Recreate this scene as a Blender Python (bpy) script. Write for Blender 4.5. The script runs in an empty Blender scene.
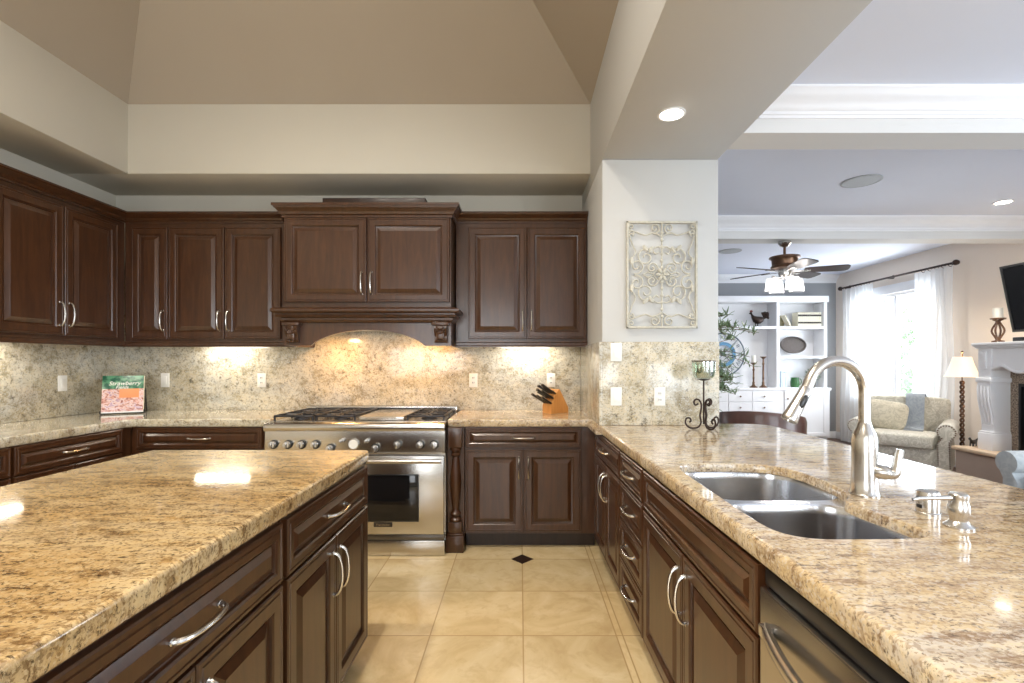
import bpy, bmesh, math, random
from mathutils import Vector, Matrix, geometry, noise
PI = math.pi
S = bpy.context.scene
COL = S.collection
random.seed(7)

# ------------------------------------------------------------------ camera, world, light, exposure
F, VX, VY, EYE = 480.0, 520.0, 362.0, 1.31
cd = bpy.data.cameras.new('camera')
cam = bpy.data.objects.new('camera', cd); COL.objects.link(cam)
cam.location = (0, 0, EYE); cam.rotation_euler = (PI/2, 0, 0)
cd.sensor_width = 36; cd.lens = F/1024*36
cd.shift_x = -(VX-512)/1024; cd.shift_y = (VY-341.5)/1024
cd.clip_start = 0.02
S.camera = cam
S.view_settings.view_transform = 'Standard'
S.view_settings.look = 'None'
S.view_settings.gamma = 1
S.view_settings.use_curve_mapping = False
S.view_settings.exposure = 0.25
try:
    S.cycles.use_denoising = True
    S.cycles.max_bounces = 8; S.cycles.diffuse_bounces = 4; S.cycles.glossy_bounces = 4
    S.cycles.transparent_max_bounces = 12
    S.cycles.sample_clamp_indirect = 6
except Exception: pass
W = bpy.data.worlds.new('sky'); S.world = W; W.use_nodes = True
bg = W.node_tree.nodes['Background']
bg.inputs[0].default_value = (0.86, 0.94, 1.0, 1); bg.inputs[1].default_value = 2.9

def area(name, loc, rot, sx, sy, power, color, spread=PI):
    l = bpy.data.lights.new(name, 'AREA'); l.shape = 'RECTANGLE'; l.size = sx; l.size_y = sy
    l.energy = power; l.color = color; l.spread = spread
    o = bpy.data.objects.new(name, l); COL.objects.link(o); o.location = loc; o.rotation_euler = rot
    return o
DAY = (0.80, 0.90, 1.0); WARM = (1.0, 0.80, 0.55); SOFT = (1.0, 0.92, 0.82)
area('daylight_rear_kitchen_window', (-1.2, -3.42, 1.55), (PI/2, 0, 0), 2.6, 1.9, 58, (.96, .98, 1))
area('daylight_rear_living_window', (3.4, -3.42, 1.35), (PI/2, 0, 0), 2.8, 2.2, 98, DAY)
area('daylight_right_window', (5.62, 6.98, 1.55), (PI/2, 0, PI/2), 1.4, 1.4, 80, DAY)
area('daylight_right_near_window', (5.38, 0.9, 1.45), (PI/2, 0, PI/2), 2.2, 1.9, 85, DAY)

# ------------------------------------------------------------------ helpers: materials
def srgb(r, g, b):
    f = lambda c: (c/255/12.92) if c/255 <= 0.04045 else ((c/255+0.055)/1.055)**2.4
    return (f(r), f(g), f(b), 1)
class NT:
    def __init__(s, name):
        s.m = bpy.data.materials.new(name); s.m.use_nodes = True
        s.n = s.m.node_tree.nodes; s.l = s.m.node_tree.links
        s.b = s.n['Principled BSDF']; s._c = None
    def new(s, t, **k):
        x = s.n.new(t)
        for a, v in k.items(): setattr(x, a, v)
        return x
    def co(s, scale=(1,1,1), rot=(0,0,0), loc=(0,0,0)):
        tc = s.new('ShaderNodeTexCoord'); mp = s.new('ShaderNodeMapping')
        mp.inputs['Scale'].default_value = scale; mp.inputs['Rotation'].default_value = rot; mp.inputs['Location'].default_value = loc
        s.l.new(tc.outputs['Object'], mp.inputs[0]); return mp.outputs[0]
    def noise(s, co, scale, detail=4, rough=.55, dist=0):
        x = s.new('ShaderNodeTexNoise'); x.inputs['Scale'].default_value = scale; x.inputs['Detail'].default_value = detail
        x.inputs['Roughness'].default_value = rough; x.inputs['Distortion'].default_value = dist
        s.l.new(co, x.inputs['Vector']); return x.outputs['Fac']
    def vor(s, co, scale, feature='F1', out='Distance'):
        x = s.new('ShaderNodeTexVoronoi'); x.feature = feature; x.inputs['Scale'].default_value = scale
        s.l.new(co, x.inputs['Vector']); return x.outputs[out]
    def ramp(s, fac, stops, interp='LINEAR'):
        x = s.new('ShaderNodeValToRGB'); x.color_ramp.interpolation = interp
        e = x.color_ramp.elements
        while len(e) < len(stops): e.new(0.5)
        for i, (p, c) in enumerate(stops):
            e[i].position = p; e[i].color = c if len(c) == 4 else (*c, 1)
        s.l.new(fac, x.inputs[0]); return x.outputs[0]
    def mix(s, fac, a, b, mode='MIX'):
        x = s.new('ShaderNodeMix'); x.data_type = 'RGBA'; x.blend_type = mode
        for sock, v in ((x.inputs[0], fac), (x.inputs[6], a), (x.inputs[7], b)):
            if isinstance(v, (int, float)): sock.default_value = v
            elif isinstance(v, tuple): sock.default_value = v
            else: s.l.new(v, sock)
        return x.outputs[2]
    def base(s, c):
        if isinstance(c, tuple): s.b.inputs['Base Color'].default_value = c
        else: s.l.new(c, s.b.inputs['Base Color'])
    def set(s, **k):
        names = dict(rough='Roughness', metal='Metallic', coat='Coat Weight', coatr='Coat Roughness', spec='Specular IOR Level', trans='Transmission Weight', ior='IOR', alpha='Alpha', sheen='Sheen Weight')
        for a, v in k.items(): s.b.inputs[names[a]].default_value = v
        return s
    def bump(s, h, strength=.2, dist=.01):
        x = s.new('ShaderNodeBump'); x.inputs['Strength'].default_value = strength; x.inputs['Distance'].default_value = dist
        s.l.new(h, x.inputs['Height']); s.l.new(x.outputs[0], s.b.inputs['Normal'])
K = (0, 0, 0, 1); WH = (1, 1, 1, 1)
def plain(name, c, rough=.5, metal=0, var=.06, nscale=6, bump=0, **k):
    t = NT(name); co = t.co()
    f = t.noise(co, nscale, 3)
    lo = tuple(max(0, v*(1-var)) for v in c[:3])+(1,); hi = tuple(min(1, v*(1+var)) for v in c[:3])+(1,)
    t.base(t.ramp(f, [(.3, lo), (.7, hi)])); t.set(rough=rough, metal=metal, **k)
    if bump: t.bump(t.noise(co, nscale*12, 2), bump, .004)
    return t.m
def emis(name, c, st):
    t = NT(name); t.base(c); t.b.inputs['Emission Color'].default_value = c; t.b.inputs['Emission Strength'].default_value = st
    return t.m

def granite(name, cream, gold, brown, dark, seed, gray, rough=.08, rot=0, streak=2.2, dens=1.0, gs=1.0):
    t = NT(name)
    co = t.co(loc=(seed, seed*.7, seed*.3))
    cs = t.co(scale=(1.0, streak, streak if streak < 1.5 else 1.4), rot=(0, 0, rot), loc=(seed*1.3, 0, seed))
    big = t.noise(cs, 1.5, 4, .55, .4)
    mid = t.noise(cs, 9*gs, 8, .72, .35)
    patch = t.noise(cs, 4*gs, 6, .7, .5)
    c = t.ramp(mid, [(.34, gold), (.46, cream), (.58, gray), (.70, cream)])
    c = t.mix(t.ramp(big, [(.40, K), (.60, (.7, .7, .7, 1))]), c, gold)
    c = t.mix(t.ramp(patch, [(.34, (.62*dens,)*3+(1,)), (.48, K)]), c, brown)
    mott = t.noise(cs, 11*gs, 9, .82, .2)
    c = t.mix(t.ramp(mott, [(.40, (.85*dens,)*3+(1,)), (.50, K)]), c, brown)
    c = t.mix(t.ramp(mott, [(.55, K), (.64, (.8,.8,.8,1))]), c, cream)
    cry = t.new('ShaderNodeTexVoronoi'); cry.inputs['Scale'].default_value = 190*gs; t.l.new(co, cry.inputs['Vector'])
    cv = t.new('ShaderNodeSeparateColor'); t.l.new(cry.outputs['Color'], cv.inputs[0])
    c = t.mix(t.ramp(cv.outputs[0], [(.80, K), (.82, (.55,.55,.55,1))]), c, gray)
    c = t.mix(t.ramp(cv.outputs[1], [(.84, K), (.86, (.5*dens,)*3+(1,))]), c, brown)
    fine = t.noise(cs, 38*gs, 6, .75, .3)
    c = t.mix(t.ramp(fine, [(.36, (.75*dens,)*3+(1,)), (.44, K)]), c, dark)
    fine2 = t.noise(co, 95*gs, 4, .7, 0)
    c = t.mix(t.ramp(fine2, [(.32, (.8*dens,)*3+(1,)), (.40, K)]), c, dark)
    t.base(c); t.set(rough=rough, coat=.2, coatr=.04)
    return t.m
M = {}
M['gran_pen'] = granite('granite_peninsula', srgb(220,204,174), srgb(198,170,124), srgb(138,110,80), srgb(70,56,46), 3.1, srgb(204,194,180), dens=1.05, streak=2.8)
M['gran_isl'] = granite('granite_island', srgb(204,178,132), srgb(172,138,88), srgb(108,80,48), srgb(52,38,26), 11.7, srgb(192,170,132), dens=1.1, streak=2.8)
M['gran_back'] = granite('granite_perimeter', srgb(220,214,196), srgb(198,184,150), srgb(140,124,98), srgb(80,72,62), 7.7, srgb(204,204,196))
M['splash'] = granite('granite_backsplash', srgb(226,220,204), srgb(204,190,158), srgb(146,134,108), srgb(84,78,68), 5.2, srgb(206,206,200), rough=.14, streak=1.15, dens=.95, gs=.75, rot=.6)

def wood(name, c1, c2, rough=.26, coat=.35):
    t = NT(name); co = t.co(scale=(9, 9, 1.1))
    f = t.noise(co, 3.2, 5, .6, .8)
    g = t.noise(t.co(scale=(60, 60, 2)), 2.5, 3, .6)
    c = t.ramp(f, [(.3, c1), (.7, c2)])
    c = t.mix(t.ramp(g, [(.35, (.35,.35,.35,1)), (.5, K)]), c, c1)
    t.base(c); t.set(rough=rough, coat=coat, coatr=.14); t.b.inputs['Coat IOR'].default_value = 1.65 if coat > .5 else 1.5
    return t.m
M['wood'] = wood('dark_stained_cherry', srgb(54,31,16), srgb(78,48,27), .3, .25)
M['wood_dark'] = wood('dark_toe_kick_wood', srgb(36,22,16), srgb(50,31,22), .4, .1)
M['knife_wood'] = wood('beech_block', srgb(196,132,66), srgb(216,154,84), .4, .1)
M['leg_wood'] = wood('brown_turned_wood', srgb(90,58,36), srgb(128,88,58), .35, .2)
M['leather'] = plain('brown_leather', srgb(84,52,42), .32, var=.2, nscale=14, bump=.15, coat=.2)
M['nickel'] = plain('brushed_nickel', (.62,.60,.57,1), .26, 1, .04)
M['steel'] = plain('stainless_steel', (.56,.54,.51,1), .24, 1, .05, 3)
M['steel_dark'] = plain('dark_steel_grille', (.16,.15,.14,1), .35, 1, .05)  # dark steel colour for vent strip, dishwasher body and screen bezel
M['steel_sink'] = plain('sink_steel', (.60,.60,.61,1), .22, 1, .06, 3)
M['iron'] = plain('cast_iron', (.018,.018,.022,1), .38, 0, .2, 20)
M['black'] = plain('black_plastic', (.012,.012,.013,1), .3, 0, .1)
M['blackglass'] = plain('oven_glass', (.008,.008,.009,1), .05, 0, .1)
M['bronze'] = plain('dark_wrought_iron', (.05,.032,.025,1), .4, .7, .2, 12)
M['bronze2'] = plain('antique_bronze', (.16,.09,.055,1), .32, .8, .25, 9)
M['wall_k'] = plain('cream_wall_paint', srgb(196,190,176), .75, var=.015, nscale=1.5, bump=.05)
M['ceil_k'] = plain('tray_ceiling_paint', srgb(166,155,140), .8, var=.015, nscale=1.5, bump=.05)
M['wall_p'] = plain('off_white_wall_paint', srgb(196,196,194), .75, var=.012, nscale=1.5, bump=.05)
M['wall_l'] = plain('warm_greige_wall_paint', srgb(232,220,208), .8, var=.012, nscale=1.5)
M['wall_f'] = plain('grey_wall_paint', srgb(150,152,154), .8, var=.012, nscale=1.5)
M['ceil_l'] = plain('white_ceiling_paint', srgb(230,235,248), .8, var=.01, nscale=1.5)
M['beam_l'] = plain('pale_grey_beam_paint', srgb(218,217,215), .7, var=.01, nscale=1.5)
M['white'] = plain('white_trim_paint', srgb(238,238,240), .4, var=.01)
M['white_p'] = plain('white_plastic', srgb(240,238,232), .35, var=.01)
M['speaker'] = plain('speaker_grille', srgb(176,180,184), .6, var=.04, nscale=90)
M['glaze'] = plain('dark_grout', srgb(120,92,62), .8)
M['led'] = emis('lit_lamp_lens', (1, .93, .8, 1), 14)
M['ucl'] = emis('lit_cabinet_lens', (1, .9, .74, 1), 22)
M['shade'] = emis('lit_linen_shade', (1, .86, .64, 1), .35)
def frost():
    t = NT('lit_frosted_glass'); tl = t.new('ShaderNodeBsdfTranslucent'); em = t.new('ShaderNodeEmission'); tr = t.new('ShaderNodeBsdfTransparent')
    em.inputs[0].default_value = (.95, .96, 1, 1); em.inputs[1].default_value = .35
    a = t.new('ShaderNodeMixShader'); a.inputs[0].default_value = .6; t.l.new(tl.outputs[0], a.inputs[1]); t.l.new(em.outputs[0], a.inputs[2])
    b = t.new('ShaderNodeMixShader'); b.inputs[0].default_value = .7; t.l.new(tr.outputs[0], b.inputs[1]); t.l.new(a.outputs[0], b.inputs[2])
    t.l.new(b.outputs[0], t.n['Material Output'].inputs[0]); return t.m
M['frost'] = frost()

def tile_mat():
    t = NT('travertine_tiles'); sz = .446
    tc = t.new('ShaderNodeTexCoord'); sep = t.new('ShaderNodeSeparateXYZ'); t.l.new(tc.outputs['Object'], sep.inputs[0])
    def m(op, a, b=None):
        x = t.new('ShaderNodeMath'); x.operation = op
        for i, v in enumerate((a, b)):
            if v is None: continue
            if isinstance(v, (int, float)): x.inputs[i].default_value = v
            else: t.l.new(v, x.inputs[i])
        return x.outputs[0]
    u = m('DIVIDE', m('SUBTRACT', sep.outputs[0], .015), sz); v = m('DIVIDE', m('SUBTRACT', sep.outputs[1], 3.19), sz)
    def line(a): return m('SUBTRACT', .5, m('ABSOLUTE', m('SUBTRACT', m('FRACT', a), .5)))
    d = m('MINIMUM', line(u), line(v))
    border = m('ABSOLUTE', m('SUBTRACT', sep.outputs[0], .492)); border = m('DIVIDE', border, sz)
    d = m('MINIMUM', d, m('ADD', border, 0))
    cb = t.new('ShaderNodeCombineXYZ'); t.l.new(m('FLOOR', u), cb.inputs[0]); t.l.new(m('FLOOR', v), cb.inputs[1])
    wn = t.new('ShaderNodeTexWhiteNoise'); t.l.new(cb.outputs[0], wn.inputs[0])
    va = t.new('ShaderNodeVectorMath'); va.operation = 'MULTIPLY_ADD'; t.l.new(wn.outputs['Color'], va.inputs[0]); va.inputs[1].default_value = (9, 9, 9)
    t.l.new(tc.outputs['Object'], va.inputs[2])
    n1 = t.noise(va.outputs[0], 2.6, 6, .62, 1.3); n2 = t.noise(va.outputs[0], 14, 4, .6, .6)
    c = t.ramp(n1, [(.3, srgb(200,174,128)), (.5, srgb(220,197,152)), (.7, srgb(232,213,172))])
    c = t.mix(t.ramp(n2, [(.34, (.55,.55,.55,1)), (.48, K)]), c, srgb(204,178,134))
    tone = t.ramp(wn.outputs['Value'], [(0, (.86,.86,.86,1)), (1, (1.04,1.03,1.0,1))])
    c = t.mix(1.0, c, tone, 'MULTIPLY')
    g = t.ramp(d, [(.004, WH), (.009, K)])
    c = t.mix(g, c, srgb(176,148,104))
    t.base(c); t.set(rough=.2, coat=.1, coatr=.1)
    return t.m
M['tile'] = tile_mat()
def plank_mat():
    t = NT('living_room_wood_floor'); co = t.co(scale=(7, 1, 1))
    br = t.new('ShaderNodeTexBrick'); t.l.new(t.co(rot=(0,0,PI/2)), br.inputs[0])
    br.inputs['Color1'].default_value = srgb(104,70,48); br.inputs['Color2'].default_value = srgb(82,54,38); br.inputs['Mortar'].default_value = srgb(40,26,18)
    br.inputs['Scale'].default_value = 1; br.inputs['Brick Width'].default_value = 1.2; br.inputs['Row Height'].default_value = .13; br.inputs['Mortar Size'].default_value = .003
    c = t.mix(t.ramp(t.noise(co, 4, 4), [(.35, (.4,.4,.4,1)), (.6, K)]), br.outputs[0], srgb(64,42,30))
    t.base(c); t.set(rough=.3); return t.m
M['planks'] = plank_mat()
def fabric(name, c, c2, scale=9, rough=.9, pattern=True):
    t = NT(name); co = t.co()
    f = t.noise(co, scale, 3, .5, 2.2)
    col = t.ramp(f, [(.44, c), (.47, c2), (.53, c2), (.56, c)]) if pattern else t.ramp(f, [(.4, c), (.6, c2)])
    t.base(col); t.set(rough=rough, sheen=.2); t.bump(t.noise(co, 160, 2), .25, .003)
    return t.m
M['chair'] = fabric('cream_scroll_fabric', srgb(196,192,178), srgb(218,214,202))
M['pillow'] = fabric('cream_leaf_pillow_fabric', srgb(206,198,178), srgb(184,176,156), 14)
M['throw'] = fabric('grey_blue_knit', srgb(142,150,160), srgb(156,164,172), 20, pattern=False)
M['sofa'] = fabric('pale_grey_blue_fabric', srgb(182,190,194), srgb(196,202,204), 12, pattern=False)
def stone_mat():
    t = NT('fireplace_granite_tiles'); co = t.co()
    c = t.ramp(t.noise(co, 70, 4, .7), [(.35, srgb(62,50,42)), (.5, srgb(140,122,104)), (.65, srgb(186,172,156))])
    t.base(c); t.set(rough=.3); return t.m
M['stone'] = stone_mat()
M['hearth'] = plain('limestone_hearth', srgb(216,190,160), .4, var=.06, nscale=8)
M['hearth_side'] = plain('greige_plaster', srgb(178,160,146), .8, var=.03)
M['leaf'] = plain('olive_leaf', srgb(122,142,104), .5, var=.35, nscale=30)
M['leaf_dark'] = plain('small_plant_leaf', srgb(62,96,52), .5, var=.3, nscale=30)
M['green'] = plain('green_glaze', srgb(46,92,46), .2, var=.1)
M['clock_blue'] = plain('clock_blue_paint', srgb(96,146,182), .5, var=.08)
M['clock_iron'] = plain('grey_clock_metal', srgb(96,112,124), .4, .3, .1)
M['wicker'] = plain('grey_wicker', srgb(92,84,80), .7, var=.3, nscale=80)
M['paper'] = plain('paper_cream', srgb(228,220,198), .7, var=.03)
M['band'] = plain('dark_book_band', srgb(42,32,24), .6, var=.05)
M['book_blue'] = plain('pale_blue_cover', srgb(190,204,216), .6)
M['candle'] = plain('candle_wax', srgb(240,236,224), .5, var=.02)
M['wrought_white'] = plain('distressed_white_iron', srgb(190,186,172), .55, .0, .14, 40)
M['outdoor_leaf'] = plain('washed_out_garden_leaf', srgb(176,204,160), .7, var=.3, nscale=3)  # green paled to put the overexposed daylight outside into the leaf colour
def glass(name, tint=(1,1,1,1), rough=.02, mixf=.86):
    t = NT(name); tr = t.new('ShaderNodeBsdfTransparent'); tr.inputs[0].default_value = tint
    gl = t.new('ShaderNodeBsdfGlossy'); gl.inputs['Roughness'].default_value = rough; gl.inputs[0].default_value = (.95,.97,1,1)
    mx = t.new('ShaderNodeMixShader'); mx.inputs[0].default_value = 1-mixf
    t.l.new(tr.outputs[0], mx.inputs[1]); t.l.new(gl.outputs[0], mx.inputs[2]); t.l.new(mx.outputs[0], t.n['Material Output'].inputs[0])
    return t.m
M['glass'] = glass('window_glass'); M['cup_glass'] = glass('mercury_glass', (.78,.86,.78,1), .12, .6)
def sheer():
    t = NT('sheer_white_voile'); tr = t.new('ShaderNodeBsdfTransparent'); tl = t.new('ShaderNodeBsdfTranslucent'); df = t.new('ShaderNodeBsdfDiffuse')
    f = t.noise(t.co(scale=(1,1,.05)), 30, 2)
    col = t.ramp(f, [(.3, srgb(236,238,240)), (.7, srgb(248,248,248))])
    t.l.new(col, tl.inputs[0]); t.l.new(col, df.inputs[0])
    m1 = t.new('ShaderNodeMixShader'); m1.inputs[0].default_value = .45; t.l.new(tl.outputs[0], m1.inputs[1]); t.l.new(df.outputs[0], m1.inputs[2])
    m2 = t.new('ShaderNodeMixShader'); m2.inputs[0].default_value = .72; t.l.new(tr.outputs[0], m2.inputs[1]); t.l.new(m1.outputs[0], m2.inputs[2])
    t.l.new(m2.outputs[0], t.n['Material Output'].inputs[0]); return t.m
M['sheer'] = sheer()

# ------------------------------------------------------------------ helpers: meshes
class MB:
    def __init__(s): s.v = []; s.f = []; s.mi = []; s.cur = 0
    def add(s, vs, fs):
        o = len(s.v); s.v += [Vector(v) for v in vs]
        for f in fs: s.f.append([i+o for i in f]); s.mi.append(s.cur)
        return s
    def bm(s, b):
        b.verts.index_update(); vs = [v.co.copy() for v in b.verts]; fs = [[v.index for v in f.verts] for f in b.faces]; b.free(); return s.add(vs, fs)
    def box(s, x0, x1, y0, y1, z0, z1, bev=0, seg=2):
        b = bmesh.new(); bmesh.ops.create_cube(b, size=1)
        for v in b.verts:
            v.co = Vector((x0+(v.co.x+.5)*(x1-x0), y0+(v.co.y+.5)*(y1-y0), z0+(v.co.z+.5)*(z1-z0)))
        if bev: bmesh.ops.bevel(b, geom=b.edges[:], offset=bev, segments=seg, profile=.5, affect='EDGES', clamp_overlap=True)
        return s.bm(b)
    def rings(s, rings, closed=True, cap0=True, cap1=True, loop=False):
        n = len(rings[0]); vs = [p for r in rings for p in r]; fs = []
        R = len(rings)
        for i in range(R if loop else R-1):
            j = (i+1) % R
            for k in range(n if closed else n-1):
                k2 = (k+1) % n
                fs.append([i*n+k, i*n+k2, j*n+k2, j*n+k])
        if not loop:
            if cap0: fs.append([k for k in range(n)][::-1])
            if cap1: fs.append([(R-1)*n+k for k in range(n)])
        return s.add(vs, fs)
    def lathe(s, prof, c=(0,0,0), seg=24, ax=None):
        rs = []
        for r, z in prof:
            rs.append([Vector((max(r,1e-4)*math.cos(2*PI*k/seg), max(r,1e-4)*math.sin(2*PI*k/seg), z)) for k in range(seg)])
        q = Vector((0,0,1)).rotation_difference(Vector(ax)).to_matrix() if ax is not None else Matrix.Identity(3)
        return s.rings([[q @ p + Vector(c) for p in r] for r in rs])
    def tube(s, pts, r, seg=8, loop=False, flat=1.0):
        pts = [Vector(p) for p in pts]; n = len(pts)
        rs = []; prev = None
        for i, p in enumerate(pts):
            if loop: t = pts[(i+1) % n]-pts[i-1]
            else: t = pts[min(i+1, n-1)]-pts[max(i-1, 0)]
            t.normalize()
            if prev is None:
                a = Vector((0,0,1)) if abs(t.z) < .9 else Vector((1,0,0))
                u = t.cross(a).normalized()
            else:
                u = (prev - t*prev.dot(t)).normalized()
            prev = u; w = t.cross(u)
            rr = r[i] if isinstance(r, (list, tuple)) else r
            rs.append([p+u*(rr*math.cos(2*PI*k/seg))+w*(rr*flat*math.sin(2*PI*k/seg)) for k in range(seg)])
        return s.rings(rs, loop=loop)
    def ell(s, c, rad, e=1.0, nu=20, nv=12, rot=None):
        pw = lambda x: math.copysign(abs(x)**e, x)
        rs = []
        for i in range(nv+1):
            ph = -PI/2+PI*i/nv
            ph = max(-PI/2+.02, min(PI/2-.02, ph))
            rs.append([Vector((rad[0]*pw(math.cos(ph))*pw(math.cos(2*PI*k/nu)), rad[1]*pw(math.cos(ph))*pw(math.sin(2*PI*k/nu)), rad[2]*pw(math.sin(ph)))) for k in range(nu)])
        if rot is not None: rs = [[rot @ p for p in r] for r in rs]
        return s.rings([[p+Vector(c) for p in r] for r in rs])
    def extr(s, prof, a, b, axis='x'):
        """closed profile of 2-d points swept from a to b: axis x -> (y,z); axis y -> (x,z); axis z -> (x,y)"""
        def P(t, p): return {'x': (t, p[0], p[1]), 'y': (p[0], t, p[1]), 'z': (p[0], p[1], t)}[axis]
        return s.rings([[P(a, p) for p in prof], [P(b, p) for p in prof]])
    def build(s, name, mat, parent=None, smooth=True, loc=None, ang=35, **tags):
        me = bpy.data.meshes.new(name); me.from_pydata([tuple(v) for v in s.v], [], s.f)
        b = bmesh.new(); b.from_mesh(me); bmesh.ops.recalc_face_normals(b, faces=b.faces[:]); b.to_mesh(me); b.free()
        mats = mat if isinstance(mat, (list, tuple)) else [mat]
        for m in mats: me.materials.append(m)
        if len(mats) > 1: me.polygons.foreach_set('material_index', s.mi)
        if smooth:
            me.polygons.foreach_set('use_smooth', [True]*len(me.polygons)); me.set_sharp_from_angle(angle=math.radians(ang))
        o = bpy.data.objects.new(name, me); COL.objects.link(o)
        if parent: o.parent = parent
        if loc: o.location = loc
        for k, v in tags.items(): o[k] = v
        return o
def tag(o, label, cat, group=None):
    o['label'] = label; o['category'] = cat
    if group: o['group'] = group
    return o
def thing(name, label, cat, loc=(0,0,0), rz=0, group=None):
    o = bpy.data.objects.new(name, None); COL.objects.link(o); o.location = loc; o.rotation_euler = (0,0,rz); o.empty_display_size = .05
    return tag(o, label, cat, group)
def struct(name, mb, mat, **k):
    o = mb.build(name, mat, **k); o['kind'] = 'structure'; return o
def dup(root, loc, rz, label, group=None):
    def cp(o, par):
        c = o.copy(); COL.objects.link(c); c.parent = par
        for ch in kids[o]: cp(ch, c)
        return c
    kids = {}
    def walk(o):
        kids[o] = [x for x in bpy.data.objects if x.parent == o]
        for c in kids[o]: walk(c)
    walk(root)
    r = cp(root, None); r.location = loc; r.rotation_euler = (0,0,rz); r['label'] = label
    if group: r['group'] = group
    return r
def catmull(pts, n=6, closed=False):
    pts = [Vector(p) for p in pts]; out = []; N = len(pts)
    rng = range(N) if closed else range(N-1)
    for i in rng:
        if closed: p0, p1, p2, p3 = pts[i-1], pts[i], pts[(i+1) % N], pts[(i+2) % N]
        else: p0, p1, p2, p3 = pts[max(i-1,0)], pts[i], pts[i+1], pts[min(i+2,N-1)]
        for k in range(n):
            t = k/n
            out.append(.5*((2*p1)+(-p0+p2)*t+(2*p0-5*p1+4*p2-p3)*t*t+(-p0+3*p1-3*p2+p3)*t**3))
    if not closed: out.append(pts[-1])
    return out
def offset(poly, d):
    """inward offset (d>0) of a CCW 2-d polygon, mitred"""
    n = len(poly); out = []
    for i in range(n):
        p, a, b = Vector(poly[i]), Vector(poly[i-1]), Vector(poly[(i+1) % n])
        e1 = (p-a).normalized(); e2 = (b-p).normalized()
        n1 = Vector((-e1.y, e1.x)); n2 = Vector((-e2.y, e2.x)); m = n1+n2
        L = m.length
        if L < 1e-5: out.append(p+n1*d); continue
        m /= L; out.append(p+m*(d/max(.35, m.dot(n1))))
    return out
def rrect(x0, x1, y0, y1, r, n=6):
    o = []
    for cx, cy, a in ((x1-r, y1-r, 0), (x0+r, y1-r, PI/2), (x0+r, y0+r, PI), (x1-r, y0+r, 1.5*PI)):
        for k in range(n+1):
            t = a+PI/2*k/n; o.append(Vector((cx+r*math.cos(t), cy+r*math.sin(t))))
    return o
def slab(mb, outer, holes=(), z0=.86, z1=.914, zin=.884, lip=.045, r=.012):
    """stone worktop: rounded edge profile, built-up edge, holes with an eased edge. Outer CCW, holes CCW."""
    def lay(p, z): return [(q[0], q[1], z) for q in p]
    prof = [(r, z1)]+[(r*(1-math.sin(a)), z1-r*(1-math.cos(a))) for a in (PI/8, PI/4, 3*PI/8, PI/2)]
    r2 = (z1-z0-r)*.95
    prof += [(r2*.25*(1-math.cos(a)), z1-r-(z1-z0-r)*math.sin(a)) for a in (PI/5, PI/2.8, PI/2)]
    prof += [(lip, z0), (lip, zin)]
    rs = [lay(offset(outer, d), z) for d, z in prof]
    mb.rings(rs, cap0=False, cap1=False)
    tops = [offset(outer, r)]; bots = [offset(outer, lip)]
    for h in holes:
        hp = [(-.006, z1), (-.002, z1-.002), (0, z1-.007), (0, zin)]
        mb.rings([lay(offset(h, d), z) for d, z in hp], cap0=False, cap1=False)
        tops.append(offset(h, -.006)); bots.append(list(h))
    for loops, z in ((tops, z1), (bots, zin)):
        fill(mb, loops, z)
    return mb
def fill(mb, loops, z):
    vs = []; es = []
    for lp in loops:
        o = len(vs); vs += [Vector((p[0], p[1])) for p in lp]; es += [(o+i, o+(i+1) % len(lp)) for i in range(len(lp))]
    r = geometry.delaunay_2d_cdt(vs, es, [], 0, 1e-6)
    def inside(p, lp):
        c = False
        for i in range(len(lp)):
            a, b = lp[i-1], lp[i]
            if (a[1] > p.y) != (b[1] > p.y) and p.x < (b[0]-a[0])*(p.y-a[1])/(b[1]-a[1])+a[0]: c = not c
        return c
    fs = []
    for f in r[2]:
        c = sum((r[0][i] for i in f), Vector((0, 0)))/len(f)
        if sum(inside(c, lp) for lp in loops) == 1: fs.append(list(f))
    mb.add([(p.x, p.y, z) for p in r[0]], fs)
def flat_top(o):
    for p in o.data.polygons:
        if abs(p.normal.z) > .999: p.use_smooth = False
    return o
def weld(o, d=1e-5):
    b = bmesh.new(); b.from_mesh(o.data); bmesh.ops.remove_doubles(b, verts=b.verts[:], dist=d); bmesh.ops.recalc_face_normals(b, faces=b.faces[:]); b.to_mesh(o.data); b.free()
    o.data.set_sharp_from_angle(angle=math.radians(35)); return flat_top(o)
def text_mesh(name, body, size, mat, parent, M4, ext=.0006, shear=0):
    c = bpy.data.curves.new(name, 'FONT'); c.body = body; c.size = size; c.extrude = ext; c.align_x = 'CENTER'; c.align_y = 'CENTER'; c.shear = shear
    t = bpy.data.objects.new(name+'_curve', c); COL.objects.link(t)
    bpy.context.view_layer.update()
    me = bpy.data.meshes.new_from_object(t.evaluated_get(bpy.context.evaluated_depsgraph_get()))
    bpy.data.objects.remove(t); me.transform(M4); me.materials.clear(); me.materials.append(mat)
    o = bpy.data.objects.new(name, me); COL.objects.link(o); o.parent = parent; return o

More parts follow.
